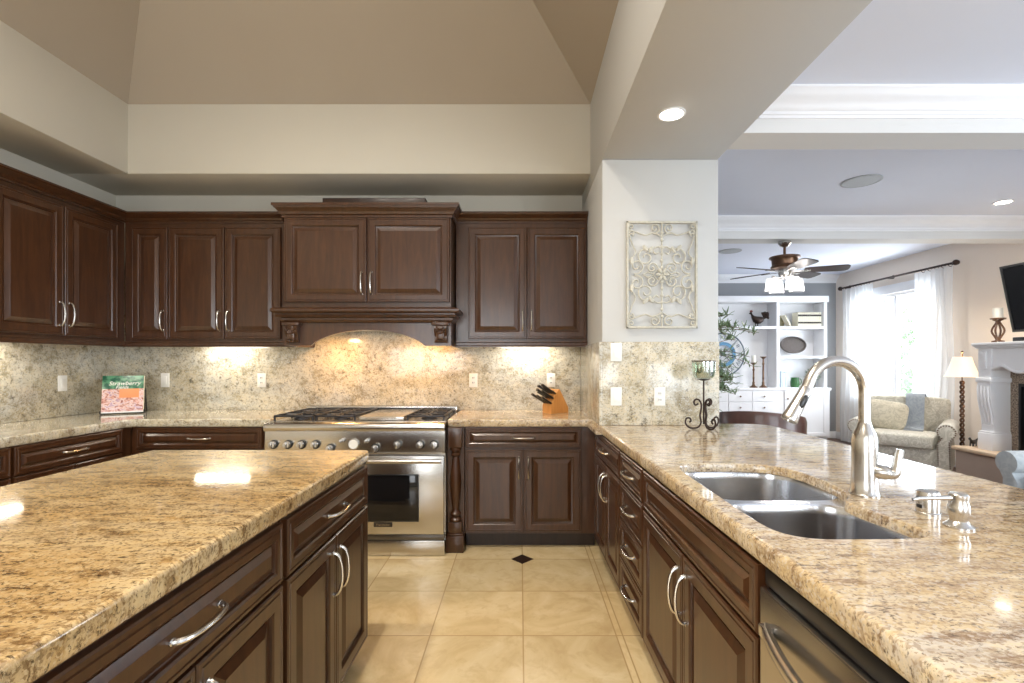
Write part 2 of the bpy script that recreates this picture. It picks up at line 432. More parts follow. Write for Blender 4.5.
# ------------------------------------------------------------------ room shell
XL, YB, XP0, XP1, YP = -3.35, 3.98, .516, 1.25, 3.02      # left wall, back wall, pillar sides, pillar front
XR, YF, ZC, ZB, ZS = 5.43, 8.25, 2.80, 2.587, 2.69
YR = -3.5
def sbox(name, mat, *b, bev=0): return struct(name, MB().box(*b, bev=bev), M[mat])
sbox('floor_kitchen', 'tile', XL-.15, 1.62, YR-.1, YB+.1, -.08, 0)
m = MB(); m.box(1.62, XR+.15, YR-.1, YF+.1, -.08, -.004); m.box(1.25, 1.62, YB+.1, YF+.1, -.08, -.004); struct('floor_living', m, M['planks'])
sbox('wall_left', 'wall_k', XL-.15, XL, YR-.1, YB+.15, 0, 4.4)
sbox('wall_back', 'wall_k', XL, XP0, YB, YB+.15, 0, 4.4)
m = MB(); m.box(XP0, XP1, YP, YB+.15, .915, ZB, bev=.008); m.box(.66, XP1, 3.372, YB+.15, 0, .859); m.box(.538, .66, 3.98, YB+.15, 0, .859); m.box(1.14, XP1, YP, 3.372, 0, .859)
struct('wall_pillar', m, M['wall_p'])
sbox('wall_inner', 'wall_f', XP1-.12, XP1, YB+.15, YF, 0, ZC)
sbox('wall_far', 'wall_f', XP1-.12, XR+.15, YF, YF+.15, 0, ZC+.1)
# right wall with its window opening and a nearer window
WY0, WY1, WZ0, WZ1 = 6.28, 7.72, .78, 2.31
m = MB()
for b in ((YR-.1, -.4, 0, ZC+.1), (-.4, 2.2, 0, .45), (-.4, 2.2, 2.4, ZC+.1), (2.2, WY0, 0, ZC+.1), (WY0, WY1, 0, WZ0), (WY0, WY1, WZ1, ZC+.1), (WY1, YF, 0, ZC+.1)):
    m.box(XR, XR+.15, *b)
struct('wall_right', m, M['wall_l'])
m = MB()
for b in ((XL-.15, -2.6, 0, 4.4), (-2.6, .2, 0, .55), (-2.6, .2, 2.5, 4.4), (.2, 1.9, 0, 4.4), (1.9, 4.9, 0, .2), (1.9, 4.9, 2.45, 4.4), (4.9, XR+.15, 0, 4.4)):
    m.box(b[0], b[1], YR-.1, YR, b[2], b[3])
struct('wall_rear', m, M['wall_p'])
# soffit ring and tray ceiling above the kitchen
def soffit(name, *b): return struct(name, MB().box(*b, bev=.01), M['wall_k'])
soffit('ceiling_soffit_back', XL-.02, XP0+.02, 3.52, YB+.02, ZS, 3.35)
soffit('ceiling_soffit_left', XL-.02, -2.875, YR, 3.53, ZS, 3.35)
soffit('ceiling_soffit_rear', -2.88, XP0+.02, YR, -3.05, ZS, 3.35)
sbox('ceiling_beam_kitchen', 'wall_p', XP0, XP1, YR, YB+.1, ZB, 3.35, bev=.008)
x0, x1, y0, y1, zz, hh = -2.875, XP0, -3.05, 3.52, 3.20, 1.05
lo = [(x0,y0,zz), (x1,y0,zz), (x1,y1,zz), (x0,y1,zz)]; hi = [(x0+hh,y0+hh,zz+hh), (x1-hh,y0+hh,zz+hh), (x1-hh,y1-hh,zz+hh), (x0+hh,y1-hh,zz+hh)]
m = MB(); m.add(lo+hi+[(x0-.1,y0-.1,4.6), (x1+.1,y0-.1,4.6), (x1+.1,y1+.1,4.6), (x0-.1,y1+.1,4.6), (x0-.1,y0-.1,zz), (x1+.1,y0-.1,zz), (x1+.1,y1+.1,zz), (x0-.1,y1+.1,zz)],
    [(i, (i+1)%4, 4+(i+1)%4, 4+i) for i in range(4)]+[(4,5,6,7), (8,9,10,11)]+[(12+i, 12+(i+1)%4, 8+(i+1)%4, 8+i) for i in range(4)]+[(i, (i+1)%4, 12+(i+1)%4, 12+i) for i in range(4)])
struct('ceiling_tray', m, M['ceil_k'], smooth=False)
# living room ceiling, beams, crown mouldings
sbox('ceiling_living', 'ceil_l', XP1-.1, XR+.15, YR-.1, YF+.1, ZC, ZC+.1)
sbox('ceiling_beam_near', 'beam_l', XP1-.02, XR+.02, 2.677, 2.885, ZB+.001, ZC+.02)
sbox('ceiling_beam_far', 'beam_l', XP1-.02, XR+.02, 4.98, 5.18, ZB+.001, ZC+.02)
def crown_prof(s):   # (out, down) steps from the ceiling corner
    return [(0,0), (.105,0), (.105,-.014), (.096,-.02), (.09,-.036), (.072,-.052), (.05,-.064), (.036,-.082), (.03,-.096), (.018,-.102), (.018,-.116), (.01,-.12), (.01,-.135), (0,-.135)]
def crown(name, y, dirn, x0=XP1, x1=XR):
    return struct(name, MB().extr([(y+dirn*o, ZC+z+.001) for o, z in crown_prof(1)], x0, x1, 'x'), M['white'], ang=50)
crown('trim_1', 2.677, -1); crown('trim_2', 2.885, 1); crown('trim_3', 4.98, -1); crown('trim_4', 5.18, 1); crown('trim_5', YF, -1)
m = MB(); m.box(XR-.015, XR, YR, YF, 0, .12, bev=.004); struct('baseboard_right', m, M['white'])
m = MB(); m.box(XP1, XR, YF-.015, YF, 0, .12, bev=.004); struct('baseboard_far', m, M['white'])

# windows
def window(name, plane, a0, a1, z0, z1, at, depth=.10, mull=(.5,), mat='white'):
    """plane 'x' (wall normal along x, a = y) or 'y' (a = x)"""
    def bx(mb, u0, u1, w0, w1, d0, d1):
        if plane == 'x': mb.box(at+d0, at+d1, u0, u1, w0, w1, bev=.004)
        else: mb.box(u0, u1, at+d0, at+d1, w0, w1, bev=.004)
    f = MB(); t = .045
    bx(f, a0, a1, z0, z0+t, .03, depth); bx(f, a0, a1, z1-t, z1, .03, depth); bx(f, a0, a0+t, z0, z1, .03, depth); bx(f, a1-t, a1, z0, z1, .03, depth)
    fr = struct(name, f, M[mat])
    for q in mull:
        c = MB(); u = a0+(a1-a0)*q; bx(c, u-.03, u+.03, z0+t, z1-t, .04, depth-.01); c.build('mullion', M[mat], fr)
    g = MB(); bx(g, a0+t, a1-t, z0+t, z1-t, .062, .068); g.build('pane', M['glass'], fr)
    return fr
w1 = window('window_1', 'x', WY0, WY1, WZ0, WZ1, XR, mull=(.5,))
sl = MB(); sl.box(XR-.05, XR+.04, WY0-.06, WY1+.06, WZ0-.03, WZ0, bev=.006); sl.build('window_sill', M['white'], w1)
window('window_2', 'x', -.4, 2.2, .45, 2.4, XR, mull=(.33,.67))
window('window_3', 'y', -2.6, .2, .55, 2.5, YR-.1, mull=(.5,)); window('window_4', 'y', 1.9, 4.9, .2, 2.45, YR-.1, mull=(.33,.67))
# a shallow head casing over the living room window
m = MB(); m.box(XR-.02, XR, WY0-.1, WY1+.1, WZ1, WZ1+.13, bev=.004); struct('trim_6', m, M['white'])

# granite wall cladding
SPZ = 1.45
def clad(name, *b): return struct(name, MB().box(*b, bev=.002), M['splash'])
clad('wall_cladding_left', XL, XL+.02, 1.0, YB-.02, .915, SPZ)
clad('wall_cladding_back', XL, XP0-.02, YB-.02, YB, .915, 1.70)
clad('wall_cladding_pillar_side', XP0-.02, XP0, YP-.02, YB-.02, .915, 1.436)
clad('wall_cladding_pillar_front', XP0, XP1-.004, YP-.02, YP, .915, 1.436)
# diamond inlay in the floor
m = MB(); c = (.015, 3.19); a = .075
m.rings([[(c[0]+a, c[1], z), (c[0], c[1]+a, z), (c[0]-a, c[1], z), (c[0], c[1]-a, z)] for z in (-.01, .0012)])
struct('floor_inlay', m, M['wood_dark'], smooth=False)

# ------------------------------------------------------------------ cabinets
def panel(mb, x0, x1, z0, z1, y=0, t=.021, st=.058):
    st = min(st, (z1-z0)*.24, (x1-x0)*.24); k = st/.058
    prof = [(0, 0), (0, -(t-.004)), (.004, -t), (.011, -t), (.013, -(t-.003)), (.016, -(t-.003)), (.018, -t),
            (st-.006, -t), (st, -(t-.004)), (st+.002, -(t-.012)), (st+.010*k, -(t-.014)), (st+.012*k, -(t-.010)), (st+.036*k, -(t-.002)), (st+.038*k, -(t-.001))]
    rs = []
    for i, d in prof:
        rs.append([(x0+i, y+d, z0+i), (x1-i, y+d, z0+i), (x1-i, y+d, z1-i), (x0+i, y+d, z1-i)])
    return mb.rings(rs)
def pull_mesh(L=.135, out=.034, r=.0052):
    m = MB(); n = 16; pts = []; rr = []
    for i in range(n+1):
        u = i/n; a = PI*u
        pts.append((-(L/2)*math.cos(a), -out*math.sin(a)**.75-.001, 0)); rr.append(r*(1.35-.45*math.sin(a)))
    m.tube(pts, rr, 8)
    for s in (-1, 1): m.lathe([(.008, 0), (.008, .003), (.006, .005)], (s*L/2, 0, 0), 10, (0,-1,0))
    return m
_pull = [None]
def pull(parent, x, z, y, vertical, L=.135):
    if _pull[0] is None:
        o = pull_mesh().build('handle', M['nickel'], parent); _pull[0] = o
    else:
        o = _pull[0].copy(); COL.objects.link(o); o.parent = parent
    o.location = (x, y, z); o.rotation_euler = (0, PI/2 if vertical else 0, 0); o.scale = (L/.135, 1, 1)
    return o
def cabinet(name, label, cat, loc, rz, w, d, z0, z1, fronts, toe=True, group=None, hollow=False, extra=None, left=0, right=0):
    """local: x along the face 0..w, face plane y=0, depth +y. fronts: (kind, x0, x1, z0, z1, pull side)"""
    t = thing(name, label, cat, loc, rz, group)
    b = MB()
    if hollow:
        b.box(0, .018, 0, d, z0, z1); b.box(w-.018, w, 0, d, z0, z1); b.box(.018, w-.018, 0, d, z0, z0+.018); b.box(.018, w-.018, d-.012, d, z0+.018, z1); b.box(.018, w-.018, 0, .018, z0+.018, z1)
    else: b.box(0, w, 0, d, z0, z1, bev=.0015, seg=1)
    b.build('body', M['wood'], t)
    if toe:
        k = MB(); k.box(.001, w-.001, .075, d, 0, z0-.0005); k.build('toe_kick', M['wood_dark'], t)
    for kind, a0, a1, c0, c1, side in fronts:
        o = panel(MB(), a0, a1, c0, c1).build(kind, M['wood'], t, ang=20)
        if kind == 'drawer': pull(o, (a0+a1)/2, (c0+c1)/2, -.021, False, min(.15, (a1-a0)*.5))
        elif kind == 'door' and side:
            x = a0+.03 if side[0] == 'l' else a1-.03
            z = c0+.14 if side[1] == 'b' else c1-.13
            pull(o, x, z, -.021, True, .15)
    if extra: extra(t)
    return t
def upper_trim(t, w, dropx0=0, dropx1=0, z1=2.375, ret=()):
    cp = [(0, 0), (-.012, 0), (-.012, .012), (-.022, .016), (-.03, .03), (-.05, .042), (-.066, .05), (-.07, .058), (-.08, .058), (-.08, .066), (0, .066)]
    m = MB(); m.extr([(y, z1+z-.005) for y, z in cp], -dropx0, w+dropx1, 'x'); m.build('crown_moulding', M['wood'], t, ang=25)
def light_rail(t, w, z0, d=.33):
    m = MB(); m.extr([(-.02, z0), (-.02, z0+.006), (-.014, z0+.012), (-.014, z0+.03), (-.02, z0+.036), (-.02, z0+.045), (0, z0+.045), (0, z0)], 0, w, 'x'); m.build('light_rail', M['wood'], t, ang=25)
UZ0, UZ1 = 1.425, 2.375
BZ0, BZ1 = .11, .859
g = .0025
# back wall, left of the hood: three doors
YU = 3.665
cabinet('wall_cabinet', 'dark wood wall cabinet with one narrow and two wider doors, left of the range hood', 'cabinet', (-3.015, YU, 0), 0, 1.305, YB-YU-.001, 1.47, UZ1,
    [('door', .06, .335, 1.485, 2.335, 'rb'), ('door', .342, .765, 1.485, 2.335, 'rb'), ('door', .772, 1.195, 1.485, 2.335, 'lb')], toe=False,
    extra=lambda t: (upper_trim(t, 1.215), light_rail(t, 1.305, UZ0)))
cabinet('wall_cabinet', 'dark wood two-door wall cabinet right of the range hood, next to the pillar', 'cabinet', (-.49, YU, 0), 0, XP0-.003+.49, YB-YU-.001, 1.47, UZ1,
    [('door', .095, .540, 1.485, 2.335, 'rb'), ('door', .547, .992, 1.485, 2.335, 'lb')], toe=False,
    extra=lambda t: (upper_trim(t, 1.0), light_rail(t, 1.003, UZ0)))
# left wall: two doors (and one more unit nearer)
XU = XL+.3345
cabinet('wall_cabinet', 'dark wood two-door wall cabinet on the left wall, meeting the corner', 'cabinet', (XU, 2.70, 0), PI/2, .96, .333, 1.47, UZ1,
    [('door', .025, .455, 1.485, 2.335, 'rb'), ('door', .462, .88, 1.485, 2.335, 'lb')], toe=False,
    extra=lambda t: (upper_trim(t, .97), light_rail(t, .96, UZ0)))
# hood cabinet
HX, HY = -1.105, 3.48
def hood():
    t = thing('range_hood_cabinet', 'dark wood range hood mantel with two doors, corbels and arched front', 'range hood', (HX, HY, 0), 0)
    m = MB(); m.box(-.605, .605, 0, YB-HY-.025, 1.70, 2.36); m.build('body', M['wood'], t)
    for s in (-1, 1):
        x0, x1 = (-.597, -.004) if s < 0 else (.004, .597)
        o = panel(MB(), x0, x1, 1.742, 2.35).build('door', M['wood'], t, ang=20)
        pull(o, s*.034, 1.88, -.021, True, .16)
    cp = [(0, 0), (.012, 0), (.012, .016), (.022, .022), (.028, .038), (.042, .054), (.052, .062), (.056, .074), (.064, .074), (.064, .092), (0, .092)]
    def wrap(prof, z, hw, dp, name):
        m = MB(); rs = []
        for o, dz in prof: rs.append([(-hw-o, dp, z+dz), (-hw-o, -o, z+dz), (hw+o, -o, z+dz), (hw+o, dp, z+dz)])
        m.rings(rs, cap0=True, cap1=True); return m.build(name, M['wood'], t, ang=20)
    wrap(cp[:-1], 2.355, .605, .49, 'crown_moulding')
    m = MB(); m.box(-.39, .39, .15, .42, 2.448, 2.552, bev=.004); m.build('top_board', M['wood_dark'], t)
    sp = [(.0, 0), (.02, .004), (.03, .02), (.032, .034), (.05, .04), (.058, .05), (.05, .058), (.05, .066), (.072, .072), (.08, .082), (.08, .094), (.07, .104), (.03, .11), (.006, .116)]
    wrap(sp, 1.592, .59, .46, 'mantel_shelf')
    # frieze with the arch
    m = MB(); n = 24; hw = .415; top = []; bot = []
    xs = [-.605]+[-hw+2*hw*i/n for i in range(n+1)]+[.605]
    def za(x): return 1.428 if abs(x) >= hw-1e-6 else 1.428+.115*(1-(abs(x)/hw)**2.1)**.8
    A = [[(x, 0, 1.60), (x, 0, za(x)), (x, .03, za(x)), (x, .03, 1.60)] for x in xs]
    m.rings(A)
    m.box(-.605, -.585, .03, .47, 1.428, 1.60); m.box(.585, .605, .03, .47, 1.428, 1.60)
    m.build('arched_frieze', M['wood'], t, ang=25)
    m = MB(); m.box(-.58, .58, .035, .46, 1.555, 1.575); m.build('filter_panel', M['steel'], t)
    for x in (-.35, .35):
        l = MB(); l.lathe([(.035, 0), (.035, .006)], (x, .2, 1.549), 16); l.build('hood_lamp', M['ucl'], t)
    # carved corbels
    for s in (-1, 1):
        cx = s*.535; m = MB()
        m.box(cx-.062, cx+.062, -.062, 0, 1.572, 1.594, bev=.004)
        prof = [(0, 1.572), (-.052, 1.572), (-.058, 1.55), (-.05, 1.525), (-.034, 1.505), (-.03, 1.485), (-.034, 1.468), (-.024, 1.452), (0, 1.448)]
        m.extr(prof, cx-.045, cx+.045, 'x')
        m.build('corbel', M['wood'], t, ang=30)
    for s in (-1, 1):
        cx = s*.535; cb = [o for o in t.children if o.name.startswith('corbel')] if False else None
    for s in (-1, 1):
        cx = s*.535; m = MB()
        for yy, z, r, q in ((-.055, 1.548, .022, .036), (-.034, 1.466, .016, .03)):
            for k in (-1, 1):
                pts = []
                for i in range(22):
                    a = i/21*2.6*PI; rad = r*(1-i/26)
                    pts.append((cx+k*q*.62+k*rad*math.cos(a)*.5, yy-.006-.012*i/21, z+rad*math.sin(a)))
                m.tube(pts, .0038, 5)
        for k in range(5):
            a = (k-2)*.45
            m.ell((cx+.026*math.sin(a), -.052, 1.512+.016*math.cos(a)), (.007, .008, .02), nu=8, nv=6, rot=Matrix.Rotation(a, 3, 'Y'))
        m.box(cx-.028, cx+.028, -.052, -.03, 1.47, 1.55, bev=.008)
        m.build('corbel_carving', M['wood'], t)
    return t
hood()
# under-cabinet lights
def ucl(label, x, y, rz, L=.42):
    t = thing('under_cabinet_light', label, 'light', (x, y, 1.47), rz, 'slim lights under the wall cabinets')
    m = MB(); m.box(-L/2-.01, L/2+.01, -.035, .035, -.018, -.001, bev=.003); m.build('housing', M['white_p'], t)
    m = MB(); m.box(-L/2, L/2, -.026, .026, -.0215, -.0185); m.build('lens', M['ucl'], t)
    l = area('under_cabinet_lamp', (0, 0, -.024), (0, 0, 0), L, .05, .9, (1, .94, .85)); l.parent = t
ucl('slim under-cabinet light left of the hood shining on the back splash', -2.38, 3.84, 0)
ucl('slim under-cabinet light between hood and pillar', .08, 3.84, 0)
ucl('slim under-cabinet light on the left wall run', XL+.15, 2.86, PI/2)
for x in (-.35, .35):
    l = area('hood_lamp_light', (HX+x, HY+.2, 1.54), (0, 0, 0), .1, .1, 3.8, (1, .52, .16))

# base cabinets, back wall
FY = 3.36
cabinet('base_cabinet', 'dark wood base cabinet with a long drawer, in the back corner left of the range', 'cabinet', (-2.72, FY, 0), 0, .985, YB-FY-.001, BZ0, BZ1,
    [('drawer', .045, .925, .705, .852, ''), ('door', .045, .482, .125, .695, 'rt'), ('door', .488, .925, .125, .695, 'lt')])
cabinet('base_cabinet', 'dark wood base cabinet with one drawer over two doors, right of the range', 'cabinet', (-.385, FY, 0), 0, .92, YB-FY-.001, BZ0, BZ1,
    [('drawer', .008, .812, .715, .852, ''), ('door', .008, .407, .125, .70, 'rt'), ('door', .413, .812, .125, .70, 'lt')])
# turned column right of the range
def column():
    t = thing('turned_column', 'dark wood turned column post on a square base beside the range', 'column', (-.447, 3.35, 0))
    m = MB(); m.box(-.058, .058, 0, .5, .11, BZ1); m.build('backing', M['wood'], t)
    m = MB(); m.box(-.060, .060, -.062, 0, 0, .115, bev=.004); m.box(-.054, .054, -.056, 0, .115, .13, bev=.005); m.box(-.046, .046, -.048, 0, .13, .205, bev=.004); m.build('base_block', M['wood'], t)
    m = MB(); m.box(-.046, .046, -.048, 0, .72, BZ1, bev=.004); m.build('top_block', M['wood'], t)
    m = MB(); pr = [(.03,.205),(.04,.21),(.042,.222),(.034,.232),(.026,.238),(.036,.25),(.038,.262),(.028,.272),(.022,.29),(.027,.33),(.034,.40),(.038,.46),(.036,.52),(.029,.58),(.024,.635),(.022,.655),(.032,.662),(.034,.672),(.026,.68),(.03,.692),(.04,.7),(.04,.71),(.03,.72)]
    m.lathe(pr, (0, -.012, 0), 24); m.build('turned_shaft', M['wood'], t)
column()
# left wall base cabinets (facing +x)
FXL = -2.72
cabinet('base_cabinet', 'dark wood base cabinet on the left wall with a wide drawer, nearest the corner', 'cabinet', (FXL, 2.56, 0), PI/2, 3.36-2.56, .629, BZ0, BZ1,
    [('drawer', .006, .704, .70, .852, ''), ('door', .006, .352, .125, .69, 'rt'), ('door', .358, .704, .125, .69, 'lt')])
cabinet('base_cabinet', 'dark wood base cabinet at the left picture edge, partly hidden by the island', 'cabinet', (FXL, 1.80, 0), PI/2, .755, .629, BZ0, BZ1,
    [('drawer', .006, .749, .70, .852, ''), ('door', .006, .375, .125, .69, 'rt'), ('door', .381, .749, .125, .69, 'lt')])
# island cabinets (facing +x)
IX = -.70
for y0, lab in ((1.40, 'dark wood island cabinet at the far end, one drawer over two doors, nearest the range'), (.635, 'dark wood island cabinet with a long drawer, nearest the viewer')):
    cabinet('island_cabinet', lab, 'cabinet', (IX, y0, 0), PI/2, .755, .92, .07, BZ1,
        [('drawer', .006, .744, .68, .848, ''), ('door', .006, .372, .085, .67, 'rt'), ('door', .378, .744, .085, .67, 'lt')])
m = MB(); slab(m, [(-1.66, .25), (-.675, .25)]+[(-.675-.03+.03*math.cos(a), 2.17-.03+.03*math.sin(a)) for a in (0, PI/8, PI/4, 3*PI/8, PI/2)]+[(-1.66+.03-.03*math.sin(a), 2.17-.03+.03*math.cos(a)) for a in (0, PI/8, PI/4, 3*PI/8, PI/2)])
tag(weld(m.build('island_countertop', M['gran_isl'])), 'golden brown granite slab on the kitchen island', 'countertop')
cabinet('island_cabinet', 'plain dark wood end unit of the island beneath the near edge of its slab', 'cabinet', (IX, .27, 0), PI/2, .36, .92, .07, BZ1, [('door', .006, .354, .085, .848, '')])

# peninsula frame: slightly rotated
PR = math.radians(-.94)      # heading of the peninsula
PO = Vector((.494, 3.29))
def pen(u, v=0):   # u along the run towards the viewer, v across to the right
    dx, dy = math.sin(-PR), -math.cos(PR)
    return (PO.x+u*dx+v*math.cos(PR), PO.y+u*dy+v*(-math.sin(PR))*-1*-1)
def pcab(u0, w, label, fronts, **k):
    x, y = pen(u0, .028)
    return cabinet(k.pop('name', 'peninsula_cabinet'), label, 'cabinet', (x, y, 0), -PI/2-PR, w, .60, BZ0, BZ1, fronts, **k)
pcab(-.065, .87, 'dark wood peninsula cabinet in the corner by the pillar, one drawer over two doors', [('drawer', .135, .865, .705, .85, ''), ('door', .135, .498, .125, .695, 'rt'), ('door', .502, .865, .125, .695, 'lt')])
pcab(.807, .435, 'dark wood peninsula unit with a stack of four drawers', [('drawer', .006, .429, .705, .85, ''), ('drawer', .006, .429, .515, .697, ''), ('drawer', .006, .429, .32, .507, ''), ('drawer', .006, .429, .125, .312, '')])
pcab(1.244, .965, 'wide dark wood peninsula cabinet under the sink, false drawer panel over two doors', [('false_front', .006, .955, .69, .85, ''), ('door', .006, .478, .125, .68, 'rt'), ('door', .484, .955, .125, .68, 'lt')], hollow=True, name='sink_cabinet')
pcab(2.83, .42, 'dark wood peninsula end unit past the dishwasher, below the near counter', [('door', .006, .41, .125, .85, '')])
def dishwasher():
    x, y = pen(2.215, .028)
    t = thing('dishwasher', 'stainless steel dishwasher with a bowed bar handle in the peninsula', 'dishwasher', (x, y, 0), -PI/2-PR)
    m = MB(); m.box(.004, .604, .02, .58, .10, .85); m.build('body', M['steel_dark'], t)
    m = MB(); m.box(.004, .604, -.024, .019, .125, .812, bev=.005); d = m.build('door', M['steel'], t)
    m = MB(); m.box(.004, .604, -.012, .019, .815, .852, bev=.003); m.build('control_strip', M['black'], t)
    pts = []; rr = []
    for i in range(25):
        u = i/24; pts.append((.045+.52*u, -.03-.045*math.sin(PI*u)**.8, .735)); rr.append(.011)
    m = MB(); m.tube(pts, rr, 10, flat=1.5)
    for x_ in (.05, .56): m.box(x_-.012, x_+.012, -.045, -.024, .722, .748, bev=.003)
    m.build('handle', M['nickel'], d)
    m = MB(); m.box(.004, .604, .075, .55, 0, .099); m.build('toe_kick', M['black'], t)
dishwasher()
# back panel of the peninsula towards the living room
m = MB(); m.box(1.175, 1.20, .1, 2.98, 0, .858, bev=.003); tag(m.build('peninsula_back_panel', M['wood']), 'dark wood panel closing the living room side of the peninsula', 'panel')

# ------------------------------------------------------------------ worktops
def P2(u, v=0): return Vector(pen(u, v))
HOLE = catmull([(.66,1.082), (.76,1.078), (.87,1.082), (.93,1.098), (.95,1.135), (.94,1.22), (.925,1.31), (.93,1.375), (.965,1.415), (.995,1.49), (1.012,1.61), (1.0,1.74), (.955,1.825), (.86,1.862), (.74,1.866), (.645,1.85), (.603,1.80), (.593,1.70), (.592,1.55), (.592,1.40), (.593,1.25), (.604,1.13)], 4, True)
HOLE = [Vector((p.x, p.y)) for p in HOLE]
c0, n0 = P2(0), P2(3.42)
outer = [Vector((-.50, YB-.002)), Vector((-.50, 3.33)), Vector((c0.x-.03, 3.33)), Vector((c0.x-.008, 3.322)), Vector((c0.x, 3.30)), n0, Vector((1.585, n0.y))]
outer += [Vector((1.575, 2.72))]+[Vector((1.575-.14+.14*math.cos(a), 2.95+.14*math.sin(a))) for a in (0, PI/8, PI/4, 3*PI/8, PI/2)]
outer += [Vector((XP1+.002, 3.09)), Vector((XP1+.002, YP-.002)), Vector((XP0-.002, YP-.002)), Vector((XP0-.002, YB-.002))]
m = MB(); slab(m, outer, [HOLE])
tag(weld(m.build('peninsula_countertop', M['gran_pen'])), 'cream and gold granite slab running from the range right and along the sink', 'countertop')
outer = [Vector((-1.735, 3.33)), Vector((-1.735, YB-.002)), Vector((XL+.002, YB-.002)), Vector((XL+.002, 1.75)), Vector((-2.70, 1.75)), Vector((-2.70, 3.29)), Vector((-2.66, 3.33))]
m = MB(); slab(m, outer)
tag(weld(m.build('perimeter_countertop', M['gran_back'])), 'pale grey gold granite worktop wrapping the left corner', 'countertop')

# sink
def sink():
    t = thing('double_sink', 'stainless steel undermount double bowl sink in the peninsula', 'sink', (0,0,0))
    zr = .8835
    A = rrect(.582, 1.035, 1.478, 1.874, .11, 7); B = rrect(.582, .978, 1.082, 1.442, .10, 7)
    m = MB(); out = offset(HOLE, -.018)
    fill(m, [out, A, B], zr); m.build('rim', M['steel_sink'], t)
    for bowl, dpt in ((A, .21), (B, .19)):
        m = MB(); prof = [(0, 0), (.003, -.006), (.006, -.03), (.012, -dpt*.7), (.022, -dpt*.9), (.045, -dpt), (.07, -dpt-.003)]
        m.rings([[(p.x, p.y, zr+z) for p in offset(bowl, d)] for d, z in prof], cap0=False)
        b = m.build('bowl', M['steel_sink'], t, ang=60)
        cx = sum(p.x for p in bowl)/len(bowl); cy = sum(p.y for p in bowl)/len(bowl)
        q = MB(); q.lathe([(.045, 0), (.045, .004), (.034, .005), (.03, .001), (.001, .001)], (cx, cy, zr-dpt-.003), 24); q.build('drain', M['nickel'], b)
sink()
def faucet():
    t = thing('gooseneck_faucet', 'brushed nickel pull-down gooseneck faucet behind the sink', 'faucet', (1.030, 1.435, .9142), math.radians(8))
    m = MB(); m.lathe([(.040, 0), (.040, .004), (.037, .008), (.034, .05), (.0335, .12), (.034, .165), (.030, .185), (.022, .20), (.0175, .215)], seg=28); m.build('body', M['nickel'], t)
    pts = [(0, 0, .205), (0, 0, .26), (0, 0, .30)]
    R = .094
    for i in range(1, 22):
        a = PI*i/22*.93; pts.append((-R+R*math.cos(a), 0, .305+R*math.sin(a)))
    ex = Vector(pts[-1]); dr = (ex-Vector(pts[-2])).normalized()
    pts.append(tuple(ex+dr*.02))
    m = MB(); m.tube(pts, .0158, 16); m.build('spout', M['nickel'], t)
    a0 = ex+dr*.02; dr2 = (dr+Vector((-.16, 0, 0))).normalized()
    sp = MB(); sp.lathe([(.016, 0), (.0175, .003), (.0175, .03), (.021, .085), (.0235, .105), (.0225, .11), (.018, .111), (.018, .106), (.001, .106)], a0, 24, dr2); h = sp.build('spray_head', M['nickel'], t)
    p = a0+dr2*.045; n = dr2.cross(Vector((0, 1, 0))).normalized()
    b = MB(); b.ell(p+Vector((0, -.0165, 0)), (.009, .006, .022), .8, rot=Vector((0,0,1)).rotation_difference(dr2).to_matrix()); b.build('spray_button', M['black'], h)
    # side lever
    m = MB(); m.lathe([(.019, 0), (.021, .004), (.021, .03), (.018, .036)], (.012, -.02, .075), 20, (.75, -.66, -.08))
    q = Vector((.012, -.02, .075))+Vector((.75, -.66, -.08)).normalized()*.032
    pts = catmull([q, q+Vector((.006, -.005, -.002)), q+Vector((.014, -.010, .003)), q+Vector((.020, -.012, .022)), q+Vector((.022, -.013, .045)), q+Vector((.026, -.015, .070))], 5)
    m.tube(pts, [.018-.005*i/len(pts)*1.6 for i in range(len(pts))], 14); m.build('lever', M['nickel'], t)
faucet()
t = thing('air_gap_cap', 'brushed nickel cylindrical air gap cap between faucet and soap pump', 'air gap', (1.062, 1.25, .9142))
m = MB(); m.lathe([(.027, 0), (.027, .006), (.025, .008), (.0255, .054), (.024, .060), (.018, .064), (.001, .065)], seg=28); c = m.build('cap', M['nickel'], t)
for z in (.022, .042):
    m = MB(); m.box(-.0262, -.022, -.010, .006, z-.005, z+.005, bev=.002); m.build('slot', M['black'], c)
t = thing('soap_dispenser', 'brushed nickel soap pump with a long thin nozzle beside the sink', 'soap dispenser', (1.053, 1.152, .9142))
m = MB(); m.lathe([(.030, 0), (.030, .004), (.022, .010), (.018, .016), (.0185, .026), (.0225, .034), (.0215, .05), (.0185, .066), (.0195, .070), (.0195, .078), (.017, .081), (.001, .082)], seg=28); m.build('pump_body', M['nickel'], t)
m = MB(); m.tube([(-.015, 0, .070), (-.05, .004, .068), (-.09, .008, .066), (-.103, .009, .063)], [.0062, .0052, .0045, .004], 10); m.build('nozzle', M['nickel'], t)

